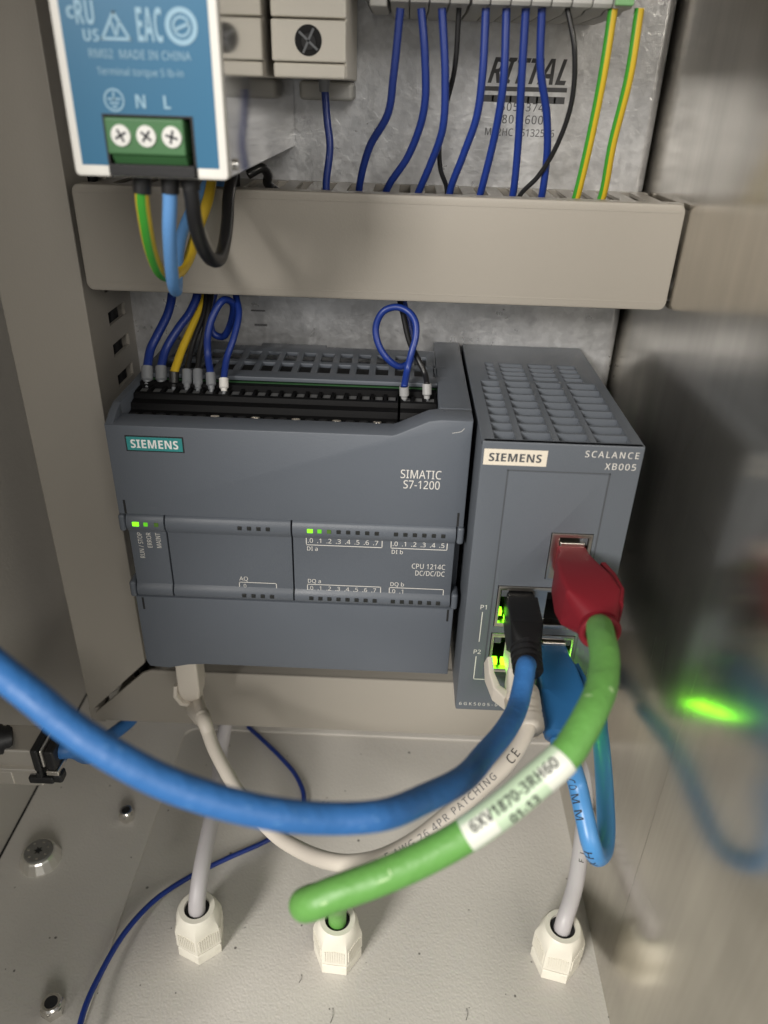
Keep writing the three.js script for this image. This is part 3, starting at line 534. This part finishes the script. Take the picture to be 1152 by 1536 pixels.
// under the power supply
{
  let [t, run] = wire('earth_wire', 'green and yellow earth wire looping under the power supply', [[30, 165, 26], [28.6, 158.9, 26], [27.9, 152.3, 24], [26.6, 144.6, 18], [25.7, 138.5, 10], [25.6, 135.1, -2], [26.3, 136.9, -14], [27.1, 143.4, -24], [29.4, 150.8, -30], [29, 158, -42], [27, 149, -50]], 1.55, M.wireYellow);
  stripe(t, run, 1.55, run.angleTo(run.len * 0.12, [0.1, 0.1, 0.99]), M.wireGreen);
  wire('pale_blue_wire', 'pale blue neutral wire looping under the power supply', [[34.5, 165, 26], [34.8, 159.1, 26], [33.6, 151.9, 25], [31.6, 143.6, 20], [29.2, 135.8, 12], [26.9, 132.4, 2], [24.8, 136.2, -8], [23.9, 142.4, -18], [25.2, 148.3, -27], [27.1, 152, -32], [30, 157.5, -42], [30, 149, -48]], 1.6, M.wireSky);
  wire('black_wire', 'thick black wire looping under the power supply', [[38.5, 165, 26], [39.6, 159.2, 26], [39.5, 154.2, 25], [39.3, 148.5, 21], [39.4, 143.3, 14], [39.5, 141, 5], [38.6, 142.3, -6], [37.4, 147.3, -18], [36.4, 152.4, -26], [35, 158.5, -42], [33, 157, -52], [32, 149, -56]], 1.75, M.wireBlack);
  [[213, 'green and yellow'], [255, 'pale blue'], [285, 'thick black']].forEach(([x, what]) => {
    const a = x === 213 ? [29.1, 162.7, 26] : x === 255 ? [35.2, 162.9, 26] : [39.7, 163, 26], b = x === 213 ? [28.7, 158.9, 26] : x === 255 ? [35, 159.1, 26] : [39.7, 159.9, 26];
    single('wire_sleeve', 'black ferrule sleeve on the ' + what + ' wire under the power supply', 'ferrule', [cyl(a, b, 2.05, 1.95, 16)], M.blackPlastic);
  });
  wire('black_wire', 'short black wire end behind the lower edge of the power supply', [[39.6, 157, -40], [43.4, 158.8, -42], [44.6, 156.6, -46], [43.8, 153.5, -50], [49, 149, -54]], 1.4, M.wireBlack);
}
// into the left end of the controller's terminals: [label, wire points from the ferrule up, radius, material, ferrule material, ferrule radius]
const feeds = [
  ['leftmost blue wire entering the controller terminals', [[4.6, 99, -31.3], [4.8, 103.4, -36], [6.6, 107.3, -39], [9.5, 113.5, -44], [10.3, 119, -48], [9, 128, -52]], 1.45, 'wireBlue', 'ferruleGrey', 1.85, [4.9, 94, -28.1]],
  ['second blue wire entering the controller terminals, bent to the right', [[9, 99, -31.8], [9.9, 103.6, -36], [13.7, 109.7, -40], [17.1, 114.3, -44], [18.9, 119.8, -48], [16, 128, -52]], 1.4, 'wireBlue', 'ferruleGrey', 1.85, [9.4, 94, -28.5]],
  ['yellow wire entering the controller terminals', [[14.1, 98.5, -28.6], [15.3, 103.8, -36], [17.7, 109.7, -42], [19.8, 114.7, -47], [20.6, 118.9, -52], [20, 128, -56]], 1.35, 'wireYellow', 'wireBlack', 1.6, [13.9, 94, -27.1]],
  ['left black wire entering the controller terminals beside the yellow one', [[17.9, 98.5, -30.3], [18.3, 103.1, -35], [19.5, 107.8, -39], [21.6, 113.8, -44], [21.8, 119.6, -49], [21, 128, -52]], 0.95, 'wireBlack', 'ferruleGrey', 1.6, [18.4, 94, -26.4]],
  ['right black wire entering the controller terminals beside the blue loop', [[21.3, 98.5, -30.7], [21.4, 103.2, -35], [22.5, 109, -39], [23.5, 115.2, -43], [23.6, 119.9, -48], [23, 128, -52]], 0.95, 'wireBlack', 'ferruleGrey', 1.6, [22.1, 94, -26.1]],
  ['blue wire curled into a loop above the controller terminals', [[26, 98.5, -28.6], [24.5, 103.3, -33], [24.8, 109.4, -34], [26.7, 115.6, -36], [29.6, 119.7, -39], [31.6, 117.5, -43], [29.8, 110.2, -46], [26.2, 104.9, -48], [23.1, 106, -48], [22.9, 113.9, -48], [24.2, 119.5, -50], [25, 128, -54]], 1.2, 'wireBlue', 'ferruleGrey', 1.6, [26.5, 94, -26]],
  ['blue wire with a white ferrule right of the blue loop', [[30.6, 97.5, -26.8], [30.9, 102.7, -32], [32.8, 108.5, -36], [33.9, 115.1, -41], [32.3, 120.3, -46], [33, 128, -52]], 1.1, 'wireBlue', 'ferruleWhite', 1.5, [30.9, 94, -24.6]],
  ['blue wire curled into a wide loop at the right end of the controller terminals', [[89, 98, -24.2], [89.8, 101.6, -30], [90.9, 106.9, -31], [92.1, 112, -33], [91.7, 116.1, -35], [89.3, 118.7, -37], [85.4, 119.7, -38], [81.4, 118.2, -38], [79.1, 113.3, -38], [79.9, 108.1, -37], [83.2, 103.2, -36], [87.4, 100.3, -37], [90.5, 101.3, -39], [91.4, 105.7, -42], [89.8, 112.7, -45], [87.8, 121.5, -49], [93, 128, -54]], 1.12, 'wireBlue', 'ferruleLight', 1.55, [89.2, 94, -24.1]],
  ['black wire running down behind the wide blue loop', [[96.3, 98.5, -26.1], [95.7, 100.3, -30], [93.6, 104, -32], [90.4, 108.5, -37], [87.9, 115.8, -43], [86.5, 121.7, -48], [91, 128, -52]], 0.95, 'wireBlack', 'ferruleLight', 1.5, [96.5, 94, -24.9]],
];
for (const [label, pts, r, m, fm, fr, bottom] of feeds) {
  wire(m === 'wireBlue' ? 'blue_wire' : m === 'wireBlack' ? 'black_wire' : 'yellow_wire', label, pts, r, M[m]);
  const A = V(bottom), B = V(pts[0]), tip = A.clone().lerp(B, 0.22).toArray(), top = B.clone().lerp(A, -0.02).toArray();
  const f = thing('ferrule', label.replace(/^(.)/, 'ferrule at the foot of the $1').slice(0, 200).split(' ').slice(0, 16).join(' '), 'ferrule', bottom);
  const s = (q, w) => ({ c: q.toArray(), w, h: w });
  const ax = B.clone().sub(A).normalize(), secs = [A.clone(), A.clone().lerp(B, 0.2), A.clone().lerp(B, 0.3), B.clone().addScaledVector(ax, 0.1), B.clone().addScaledVector(ax, 0.1), B.clone().addScaledVector(ax, -0.9)];
  const ws = [fr * 0.62, fr * 0.68, fr, fr, fr * 0.82, fr * 0.78];
  obj('collar', [loft(along(secs.map((q, i) => s(q, ws[i])).map((q, i) => i === 4 ? { ...q, c: B.clone().addScaledVector(ax, 0.12).toArray() } : q), [0, 0, 1]).map((q, i, all) => ({ ...q, u: all[1].u, v: all[1].v })), 20)], M[fm], f);
  obj('metal_tip', [cyl(A.clone().addScaledVector(ax, -1.0).toArray(), A.toArray(), fr * 0.4, fr * 0.45, 10)], M.ferruleGrey, f);
}
wire('black_wire', 'bundle of black wires rising into the duct at left', [[21.7, 111.7, -52], [21.5, 116.3, -52], [21.3, 119.6, -53], [21, 128, -55]], 2.6, M.wireBlack);
single('wire_clip', 'small black stub under the duct edge above the wide blue loop', 'clip', [box(95.5, 98.5, 120.4, 124.5, -50, -46, 0.5)], M.blackPlastic);

// ---------------------------------------------------------------- thin wire on the floor
wire('thin_blue_wire', 'thin dark blue wire lying curved across the cabinet floor', [[18.6, -100, -68.2], [26.5, -100.5, -61.2], [37.3, -101, -50.8], [46.9, -101, -39.2], [51.8, -101, -27], [50.1, -101, -14.8], [38.5, -101, -4.5], [23.6, -100, 5.5], [9.7, -99, 15.9], [-0.5, -98, 26.8], [-7.4, -97, 40.9], [-10.7, -96.5, 55.8], [-11.7, -96, 66.8], [-10.6, -96, 79]], 1.05, M.wireBlue);

// ---------------------------------------------------------------- glands and floor hardware
const glandAt = [[21, 38.5], [72.7, 40.5], [154.4, 39.5]];
const proto = thing('cable_gland', 'white cable gland with grey cable, leftmost of the three on the floor', 'cable gland', [0, FLOOR, 0], 'white cable glands on the floor');
{
  const hexSec = (y, r, k) => { const out = []; for (let j = 0; j < 72; j++) { const a = j / 72 * Math.PI * 2, h = Math.cos(Math.PI / 6) / Math.cos(((a + Math.PI / 6) % (Math.PI / 3)) - Math.PI / 6); out.push([r * (k + (1 - k) * h) * Math.cos(a), y, r * (k + (1 - k) * h) * Math.sin(a)]); } return out; };
  const skin = (rows) => { const pos = [], idx = []; rows.forEach((r) => r.forEach((q) => pos.push(...q))); for (let i = 0; i < rows.length - 1; i++) for (let j = 0; j < 72; j++) { const a = i * 72 + j, b = i * 72 + (j + 1) % 72; idx.push(a, a + 72, b, b, a + 72, b + 72); } const g = new THREE.BufferGeometry(); g.setIndex(idx); g.setAttribute('position', new THREE.Float32BufferAttribute(pos, 3)); g.computeVertexNormals(); return toCreasedNormals(g, 0.5); };
  const F = FLOOR;
  obj('base_nut', [skin([hexSec(F, 9, 0), hexSec(F + 5.2, 9, 0), hexSec(F + 5.7, 8.6, 0.1), hexSec(F + 5.8, 6, 1)])], M.glandWhite, proto);
  obj('dome_nut', [skin([hexSec(F + 6.6, 7, 1), hexSec(F + 6.7, 8.8, 0.05), hexSec(F + 7.2, 9.2, 0), hexSec(F + 16, 9.1, 0), hexSec(F + 18.5, 8.7, 0.25), hexSec(F + 21.5, 7.9, 0.75), hexSec(F + 24, 7, 1), hexSec(F + 24.8, 6.4, 1), hexSec(F + 24.8, 4.6, 1), hexSec(F + 16, 4.5, 1)])], M.glandWhite, proto);
  const ribs = [];
  for (let f = 0; f < 6; f++) for (let i = -4; i <= 4; i++) { const g = box(-0.24 + i * 0.85, 0.24 + i * 0.85, F + 8.6, F + 16.6 - Math.abs(i) * 0.2, 7.6, 8.2); g.rotateY(f * Math.PI / 3 + Math.PI / 6); ribs.push(g); }
  obj('grip_ridges', ribs, M.glandWhite, proto);
  obj('seal', [cyl([0, F + 21.5, 0], [0, F + 23.4, 0], 4.5, 4.5, 24)], M.inside, proto);
}
proto.children.forEach((m) => m.geometry.scale(1, 0.86, 1));
glandAt.forEach(([x, z], i) => {
  const o = i ? proto.clone() : proto; if (i) { o.name = numbered('cable_gland'); scene.add(o); o.userData = { ...proto.userData, label: i === 1 ? 'white cable gland under the thick green cable, middle of the three' : 'white cable gland beside the steel wall, rightmost of the three' }; }
  o.position.copy(world([x, FLOOR, z])); o.rotation.y = [0.12, 0.45, 0.3][i];
});
function printed(run, str, h, s0, dir, r, mat, parent, flip = 1, w) {
  const g = text(str, h, { w }); g.translate(0, -h / 2, 0);
  obj('lettering', [run.print(g, s0, run.angleTo(s0, dir), r, flip)], mat, parent);
}
{
  const a = [21, FLOOR + 13, 38.5];
  wire('grey_cable', 'grey cable rising from the leftmost gland behind the blue cable', [a, [21.2, -80, 38.5], [21.4, -73, 31], [21, -69.7, 12], [19.4, -72.7, -8], [15.6, -75.3, -28], [17, -62, -46]], 3.1, M.cableGrey, undefined, { cat: 'cable' });
  const [t, run] = wire('grey_cable', 'grey printed cable rising from the rightmost gland beside the wall', [[154.4, FLOOR + 13, 39.5], [154.7, -80, 39], [159.6, -73.9, 29], [164.7, -66, 12], [169.4, -60.9, -6], [173.8, -59.2, -22], [164.5, -62, -48]], 3.1, M.cableGrey, undefined, { cat: 'cable' });
  printed(run, 'FLEX 2x1', 1.9, 31, [-0.1, 0.5, 0.85], 3.15, M.blackPrint, t, 1, 22);
}
// floor hardware
{
  const b = thing('flanged_bolt', 'large round headed steel bolt with a conical flange at lower left', 'bolt', [-53.2, FLOOR + 1.2, 8.5]), c = [-53.2, FLOOR + 1.2, 8.5];
  const ring = (y, r) => ({ c: [c[0], c[1] + y, c[2]], w: r, h: r, u: [1, 0, 0], v: [0, 0, -1] });
  obj('flange', [loft([ring(0, 8.2), ring(0.6, 8.2), ring(4.6, 6.7), ring(5.2, 6.2), ring(5.3, 5.9)], 16)], M.boltSteel, b);
  const hd = obj('head', [loft([ring(5.2, 5.7), ring(5.7, 5.6), ring(5.9, 5.3)], 32)], S({ color: C(0.3, 0.3, 0.29), metalness: 0.8, roughness: 0.45 }), b);
  const star = []; for (let i = 0; i < 12; i++) { const q = i / 12 * Math.PI * 2, r = i % 2 ? 1.0 : 1.9; star.push([c[0] + r * Math.cos(q), c[2] + r * Math.sin(q)]); }
  obj('star_recess', [extXZ(star, [], c[1] + 5.8, c[1] + 5.95)], M.inside, hd);
  const dots = []; for (let i = 0; i < 7; i++) { const q = i * 0.9 + 0.4, x = c[0] + 3.9 * Math.cos(q), z = c[2] + 3.9 * Math.sin(q); dots.push(box(x - 0.5, x + 0.4, c[1] + 5.85, c[1] + 6.02, z - 0.35, z + 0.35)); }
  obj('stamped_mark', dots, M.screw, hd);
  for (const [label, x, z, r] of [['small steel lock nut at the lower left corner of the floor', -24.2, 65.5, 3.7], ['small steel lock nut on the floor left of the gland plate seam', -24.4, -13.5, 3.1]]) {
    const n = thing('lock_nut', label, 'nut', [x, FLOOR + 1.2, z], 'steel lock nuts on the floor'), y = FLOOR + 1.2;
    const hexp = []; for (let i = 0; i < 6; i++) hexp.push([x + r * 1.12 * Math.cos(i * Math.PI / 3 + 0.4), z + r * 1.12 * Math.sin(i * Math.PI / 3 + 0.4)]);
    const rg = (dy, q) => ({ c: [x, y + dy, z], w: r * q, h: r * q, u: [1, 0, 0], v: [0, 0, -1] });
    obj('hexagon', [extXZ(hexp, [], y, y + 3.6, 0.3)], M.screw, n);
    obj('collar', [loft([rg(3.5, 0.97), rg(4.6, 0.95), rg(5.2, 0.82), rg(5.2, 0.6), rg(4.8, 0.58)], 26, true, false)], M.screw, n);
    obj('insert', [cyl([x, y + 4, z], [x, y + 5, z], r * 0.6, r * 0.6, 20)], M.inside, n);
  }
}
// ---------------------------------------------------------------- network cables
function cable(name, label, pts, r, mat, opt = {}) {
  const run = new Run(pts, opt.n || 220), t = thing(name, label, 'network cable', pts[0]);
  obj('jacket', [run.tube(opt.radius || r, { seg: 22 })], mat, t); return [t, run];
}
{ // thick blue cable with the black plug
  const [t, run] = cable('blue_network_cable', 'thick blue network cable sweeping across the front from a black plug', [[6.6, 101.7, 101.9], [22.8, 94.8, 110.2], [29.9, 92.3, 113.8], [35.3, 88.7, 115.8], [43, 84.6, 118], [51.5, 80.2, 119.3], [60.8, 76.8, 119.9], [69.9, 73.7, 119.3], [78.9, 70.8, 117.3], [87.2, 69.1, 114.8], [95.4, 63.6, 106.2], [103.8, 56.7, 95.1], [110.1, 49.6, 81.8], [116.8, 44.3, 68.7], [121.9, 40.2, 55.9], [124.3, 42.3, 47.8], [125.2, 43.2, 44], [126.7, 39.8, 39]], 2.75, M.cableBlue);
  const sc = [], q = run.nearest([95.4, 63.6, 106.2]); for (let i = 0; i < 16; i++) sc.push(run.print(new THREE.CircleGeometry(0.3, 7).scale(0.5 + 2.4 * rnd(), 0.25 + 0.4 * rnd(), 1).rotateZ(rnd() - 0.5), q - 70 + 105 * rnd(), run.angleTo(q, [0, 0.55, 0.83]) + 1.6 * (rnd() - 0.5), 2.78));
  obj('scuff', sc, S({ color: C(0.09, 0.24, 0.5), roughness: 0.6 }), t).userData.kind = 'stuff';
  const up = [0, 1, 0.25], S0 = (c, w, h, e) => ({ c, w, h, e });
  obj('plug', [loft(along([S0([127.5, 41.3, 11], 4.3, 5.2, 5), S0([127.5, 41.3, 16], 4.3, 5.2, 5), S0([127.5, 41.3, 16.3], 4.7, 5.7, 12), S0([127.2, 41.3, 28.6], 4.8, 5.8, 12), S0([127.0, 41, 31.2], 4.5, 5.0, 3), S0([126.8, 40.6, 33.5], 4.3, 4.3, 1.2)]))], M.plugBlack, t);
  const rr = new Run([[127, 40.8, 32], [126.7, 40.3, 37], [126.6, 39.7, 41.5]], 80);
  obj('strain_relief', [rr.tube((s) => 4.0 + (s % 2.1 > 1.0 ? 0.6 : 0) - 0.03 * s, { seg: 24, steps: 120 })], M.blackPlastic, t);
  obj('contact_shell', [box(123.6, 131.8, 36.3, 46.4, 4, 13.2, 0.3)], M.tin, t);
}
{ // green cable with the red plug
  const pts = [[72.7, FLOOR + 13, 40.5], [72.7, -80, 41], [72.9, -72, 42.5], [74.2, -32.6, 65.6], [74, -3.3, 83.5], [72.8, 21.8, 100.3], [72.4, 36.1, 110.7], [73.2, 42.5, 115], [75.2, 45, 115.9], [78.7, 46.8, 115.4], [87.7, 50.4, 113.8], [95.9, 53.9, 111.7], [103.4, 57.9, 109.4], [110.8, 62.3, 106.2], [116.1, 66, 103.5], [121.7, 69.7, 100.2], [124.6, 71.4, 96.9], [127.6, 73, 92.5], [130.9, 73.5, 86.4], [133.4, 73.1, 79.7], [135.1, 72.7, 73], [136.4, 71.1, 65.9], [139.1, 66.3, 55], [142, 59.6, 50], [141.8, 60, 44]];
  const [t, run] = cable('green_network_cable', 'thick green network cable with a printed white label and red plug', pts, 3.25, M.cableGreen, { n: 260 });
  const s0 = run.nearest([103.4, 57.9, 109.4]), s1 = run.nearest([121.7, 69.7, 100.2]), mid = (s0 + s1) / 2, dir = [0.0, 0.55, 0.83], a = run.angleTo(mid, dir);
  const sc = []; for (const [px, w, h, da] of [[run.nearest([87.7, 50.4, 113.8]), 3, 0.5, -0.15], [run.nearest([87.7, 50.4, 113.8]) + 1.6, 0.5, 1.4, -0.4], [run.nearest([77.8, 45.9, 115.4]), 1.4, 0.6, -0.1], [run.nearest([130.9, 73.5, 86.4]), 1, 1.6, 0.1], [run.nearest([130.4, 73.5, 88.7]) - 2, 0.6, 2, -1.1]]) sc.push(run.print(new THREE.CircleGeometry(0.5, 9).scale(w, h, 1), px, a + da, 3.29));
  obj('scuff', sc, S({ color: C(0.35, 0.55, 0.25), roughness: 0.5 }), t).userData.kind = 'stuff';
  const lb = obj('label_sleeve', [run.tube(3.33, { s0, s1, seg: 32, cap: false })], M.sleeve, t);
  obj('label_patch', [run.tube(3.37, { s0: s0 + 0.05, s1: s0 + 6.2, seg: 20, a0: a - 0.9, a1: a + 0.75, cap: false }), run.tube(3.37, { s0: s1 - 5.6, s1: s1 - 0.05, seg: 20, a0: a - 0.8, a1: a + 1.3, cap: false })], M.sleeveWhite, lb);
  const tx = [[text('6XV1870-3RH60', 2.2, { w: 20.5, bold: true }), 1.6, -0.5], [text('01-13', 2.1, { w: 6.8, bold: true }), 8.6, 0.45]].map(([g, ds, da]) => run.print(g.translate(0, -1.1, 0), s0 + ds, a + da, 3.42, 1));
  obj('lettering', tx, M.blackPrint, lb);
  const S0 = (c, w, h, e) => ({ c, w, h, e });
  obj('plug', [loft(along([S0([140.5, 59.4, 13.6], 4.3, 4.9, 4), S0([140.5, 59.5, 18], 4.5, 5.2, 4), S0([139.6, 60, 24], 5.8, 5.9, 7), S0([140.4, 60.4, 33], 7.4, 6.5, 7), S0([141.2, 60.4, 38.6], 7.6, 6.2, 6), S0([141.6, 60.2, 43], 6.2, 5.6, 2), S0([141.7, 60, 46], 4.9, 4.9, 1.2)]))], M.plugRed, t);
  const rg = new Run([[141.7, 60, 44], [141.8, 59.8, 48.6]], 20);
  obj('collar', [new THREE.TorusGeometry(4.55, 1.0, 12, 32).translate(141.8, 59.6, 48.2), rg.tube(4.2, { seg: 28, cap: false })], M.plugRed, t);
  obj('latch_guard', [loft(along([S0([147.4, 63.4, 23], 0.8, 1.6, 3), S0([148.6, 62.6, 29], 0.9, 3.0, 3), S0([149, 61.4, 36], 1.2, 4.4, 3), S0([147, 60.6, 41], 2, 4.4, 3)]))], M.plugRed, t);
  obj('contact_shell', [box(136.8, 144, 55.2, 65.6, 6, 14.5, 0.3)], M.tin, t);
}
{ // cream patch cable from the controller to the switch
  const pts = [[11.4, -20.6, -18], [11.9, -32.8, -18], [17.8, -28.2, -2.8], [20.7, -30.3, 1.8], [24.1, -32.5, 7.6], [29.4, -34.1, 15.3], [38.2, -35, 27.2], [52.4, -30.8, 44.2], [62.5, -22, 56.3], [73, -10.4, 68], [79.7, -5.3, 72], [87.8, -0.1, 73.5], [96.4, 5.8, 72.3], [105.4, 12.3, 68.5], [113.6, 17.1, 63.4], [121.3, 20.3, 56.9], [125.9, 22.9, 50.8], [127.8, 24.5, 46.4], [128.2, 24.7, 40.5]];
  const [t, run] = cable('cream_network_cable', 'cream network cable hanging from the controller to the lower socket of the switch', pts, 2.45, M.cableCream);
  const S0 = (c, w, h, e) => ({ c, w, h, e });
  const q = run.nearest([121.3, 20.3, 56.9]);
  printed(run, 'CE', 2.6, q - 1, [-0.3, 0.55, 0.8], 2.5, M.blackPrint, t, 1, 4.4);
  printed(run, 'E AWG 26 4PR PATCHING', 1.9, q - 42, [-0.3, 0.62, 0.72], 2.5, M.greyPrint, t, 1, 36);
  obj('plug', [loft(along([S0([128.6, 22.6, 11], 3.4, 5.2, 5), S0([128.8, 22.4, 19], 3.4, 5.6, 5), S0([128.4, 21.6, 25], 4.2, 5.4, 4), S0([128.2, 19.6, 31], 4.2, 4.4, 2)]))], M.cableCream, t);
  const rr = new Run([[128, 20.8, 28], [128.8, 18.6, 33], [128.4, 25.6, 35.4], [128, 24.8, 48.5]], 90);
  obj('strain_relief', [rr.tube((s) => 3.55 + (Math.sin(s * 2.3) > 0.1 && s < rr.len - 4 ? 0.45 : s > rr.len - 3 ? 0.55 : 0), { seg: 24, steps: 140 })], M.cableCream, t);
  obj('latch_guard', [loft(along([S0([119.6, 21, 16], 0.9, 3, 3), S0([119.8, 18.5, 21], 1, 3.4, 3), S0([121.6, 16.5, 26], 1.3, 3.4, 3), S0([125, 16.8, 30], 1.8, 3, 3)], [0.1, 1, 0.4]))], M.cableCream, t);
  // the other end under the controller
  obj('latch_tab', [loft(along([S0([5.6, -23, -14], 0.7, 1.8, 3), S0([5.4, -27, -13], 0.8, 2, 3), S0([7, -31, -13.6], 0.9, 2, 3), S0([9.6, -33, -14.6], 0.9, 1.6, 3)], [0, 0, 1]))], M.cableCream, t);
  obj('plug', [loft(along([S0([10.6, 1, -18], 4.2, 5, 6), S0([10.4, -25, -18], 4.3, 5.2, 6), S0([10.2, -29.5, -18], 4.0, 4.8, 5), S0([10, -32, -17.6], 3.4, 3.6, 1.6)], [0, 0, 1]))], M.cableCream, t);
  const r2 = new Run([[10, -31, -18], [10.4, -36, -17], [19.1, -28.2, -0.5], [21.5, -30.6, 3.1]], 60);
  obj('strain_relief', [r2.tube((s) => 3.3 - 0.8 * s / r2.len + (s % 2.6 > 1.3 && s < r2.len * 0.8 ? 0.65 : 0), { seg: 22, steps: 100 })], M.cableCream, t);
}
{ // light blue patch cable, looping back behind
  const pts = [[138.6, 18, 42], [138, 15.5, 48], [138.1, 20.1, 53.4], [142, 11.3, 54.8], [143.6, 6, 61.3], [145.3, 0.6, 66.6], [147.9, -5.2, 66.4], [151.5, -9.1, 61.7], [153.9, -9.9, 55.2], [155.7, -7.8, 44.8], [157.4, -4.9, 31.6], [159.1, -4.9, 20.1], [161.7, -8.6, 3.8], [158, -14, -4], [156, -24, -26], [154, -34, -46]];
  const [t, run] = cable('sky_blue_network_cable', 'sky blue network cable hanging in a tight loop right of the green cable', pts, 2.75, M.patchBlue);
  const S0 = (c, w, h, e) => ({ c, w, h, e });
  printed(run, 'COMM   HX', 2.6, run.nearest([140.8, 14.1, 52.1]), [-0.62, 0.3, 0.72], 2.8, M.blackPrint, t, 1, 26);
  obj('plug', [loft(along([S0([140.2, 21.8, 13.4], 4.3, 5.2, 4), S0([140.2, 21.8, 18], 4.5, 5.4, 4), S0([139.8, 21.5, 24], 5.8, 6, 7), S0([139.9, 20.8, 34], 6.9, 6.2, 7), S0([139.3, 19.4, 39], 5.8, 5.6, 4), S0([138.4, 17.6, 44.5], 4.7, 4.7, 1.2), S0([138.3, 17.3, 45.2], 3.6, 3.6, 1)]))], M.plugBlue, t);
  obj('latch_guard', [loft(along([S0([146.6, 23, 20], 0.8, 2, 3), S0([147.6, 22, 26], 0.9, 3, 3), S0([147.4, 21, 32], 1.2, 4, 3), S0([145, 20.4, 37], 1.6, 4, 3)]))], M.plugBlue, t);
  obj('unseen_streak_light', [loft(along([S0([149.2, -7, -3], 0.1, 0.1, 2), S0([149.2, -1.5, 5], 0.12, 0.22, 2), S0([149.2, 6, 16], 0.15, 0.34, 2), S0([149.2, 14, 28], 0.12, 0.22, 2), S0([149.2, 21, 38], 0.1, 0.08, 2)], [0, 1, 0]))], M.unseenStreakGlow, t);  // unseen glowing strip, shaped to reflect as a green streak in the wall
  obj('contact_shell', [box(136.4, 144, 17, 28, 6, 14.5, 0.3)], M.tin, t);
}
// ---------------------------------------------------------------- metal connector at the left edge
{
  const t = thing('metal_connector', 'metal cable connector with black clips and blue cable at the left edge', 'connector', [-38, -20, 34]);
  const A = [-60, -8, 42], ctr = [-27.5, -8.3, 35.9], w = (x, y, z) => [ctr[0] + x, ctr[1] + y, ctr[2] + z];
  const B = (x0, x1, y0, y1, z0, z1, r = 0.4) => box(ctr[0] + x0, ctr[0] + x1, ctr[1] + y0, ctr[1] + y1, ctr[2] + z0, ctr[2] + z1, r);
  obj('shell', [B(-22, 8, -1, 6.5, -6, 5, 0.8), B(-22, 6, -9, -1.2, -5, 5.2, 0.6), B(-22, 7, -1.9, -0.2, -5, 6.4, 0.5), B(-12, -3, -8, -2.6, 4.6, 5.6, 0.3)], S({ color: C(0.66, 0.63, 0.58), metalness: 0.8, roughness: 0.34 }), t);
  obj('clip', [B(5, 7.4, -6, 8, -6.4, 6.4, 0.8)], M.blackPlastic, t);
  obj('clip', [B(8.4, 11.6, -1.6, 6.6, -5.5, 5.4, 0.8)], M.blackPlastic, t);
  obj('clip', [B(2.4, 10.4, -6.4, -3.6, 3.8, 6.6, 0.7), B(9.6, 13, -6.6, -3, 2, 6, 1)], M.blackPlastic, t);
  obj('end_ring', [B(8.2, 12.2, -3.4, -1.4, -5, 5.8, 0.4)], M.tin, t);
  const run = new Run([w(-40, 10, 12), w(-22, 8.4, 6), w(-10, 7.6, 3), w(-3, 7, 0)], 60);
  obj('cable_tail', [run.tube((s) => 5.2 + (Math.sin(s * 3) > 0 ? 0.4 : 0) - (s > run.len - 5 ? (s - run.len + 5) * 0.4 : 0), { seg: 20, steps: 120 })], M.blackPlastic, t);
  obj('lower_plug', [B(-26, -12, -13.5, -7.4, -4, 5, 1.4)], M.blackPlastic, t);
  const r2 = new Run([w(8, 1.4, 0), w(14, 1.6, -1), [-15.3, -22.5, 23.1], [-33.4, -67.9, -26], [-28, -72.5, -44], [-27, -74, -60], [-27, -76, -76]], 80);
  obj('cable_lead', [r2.tube(2.9, { seg: 20 })], M.cableBlue, t);
}
renderer.render(scene, camera);
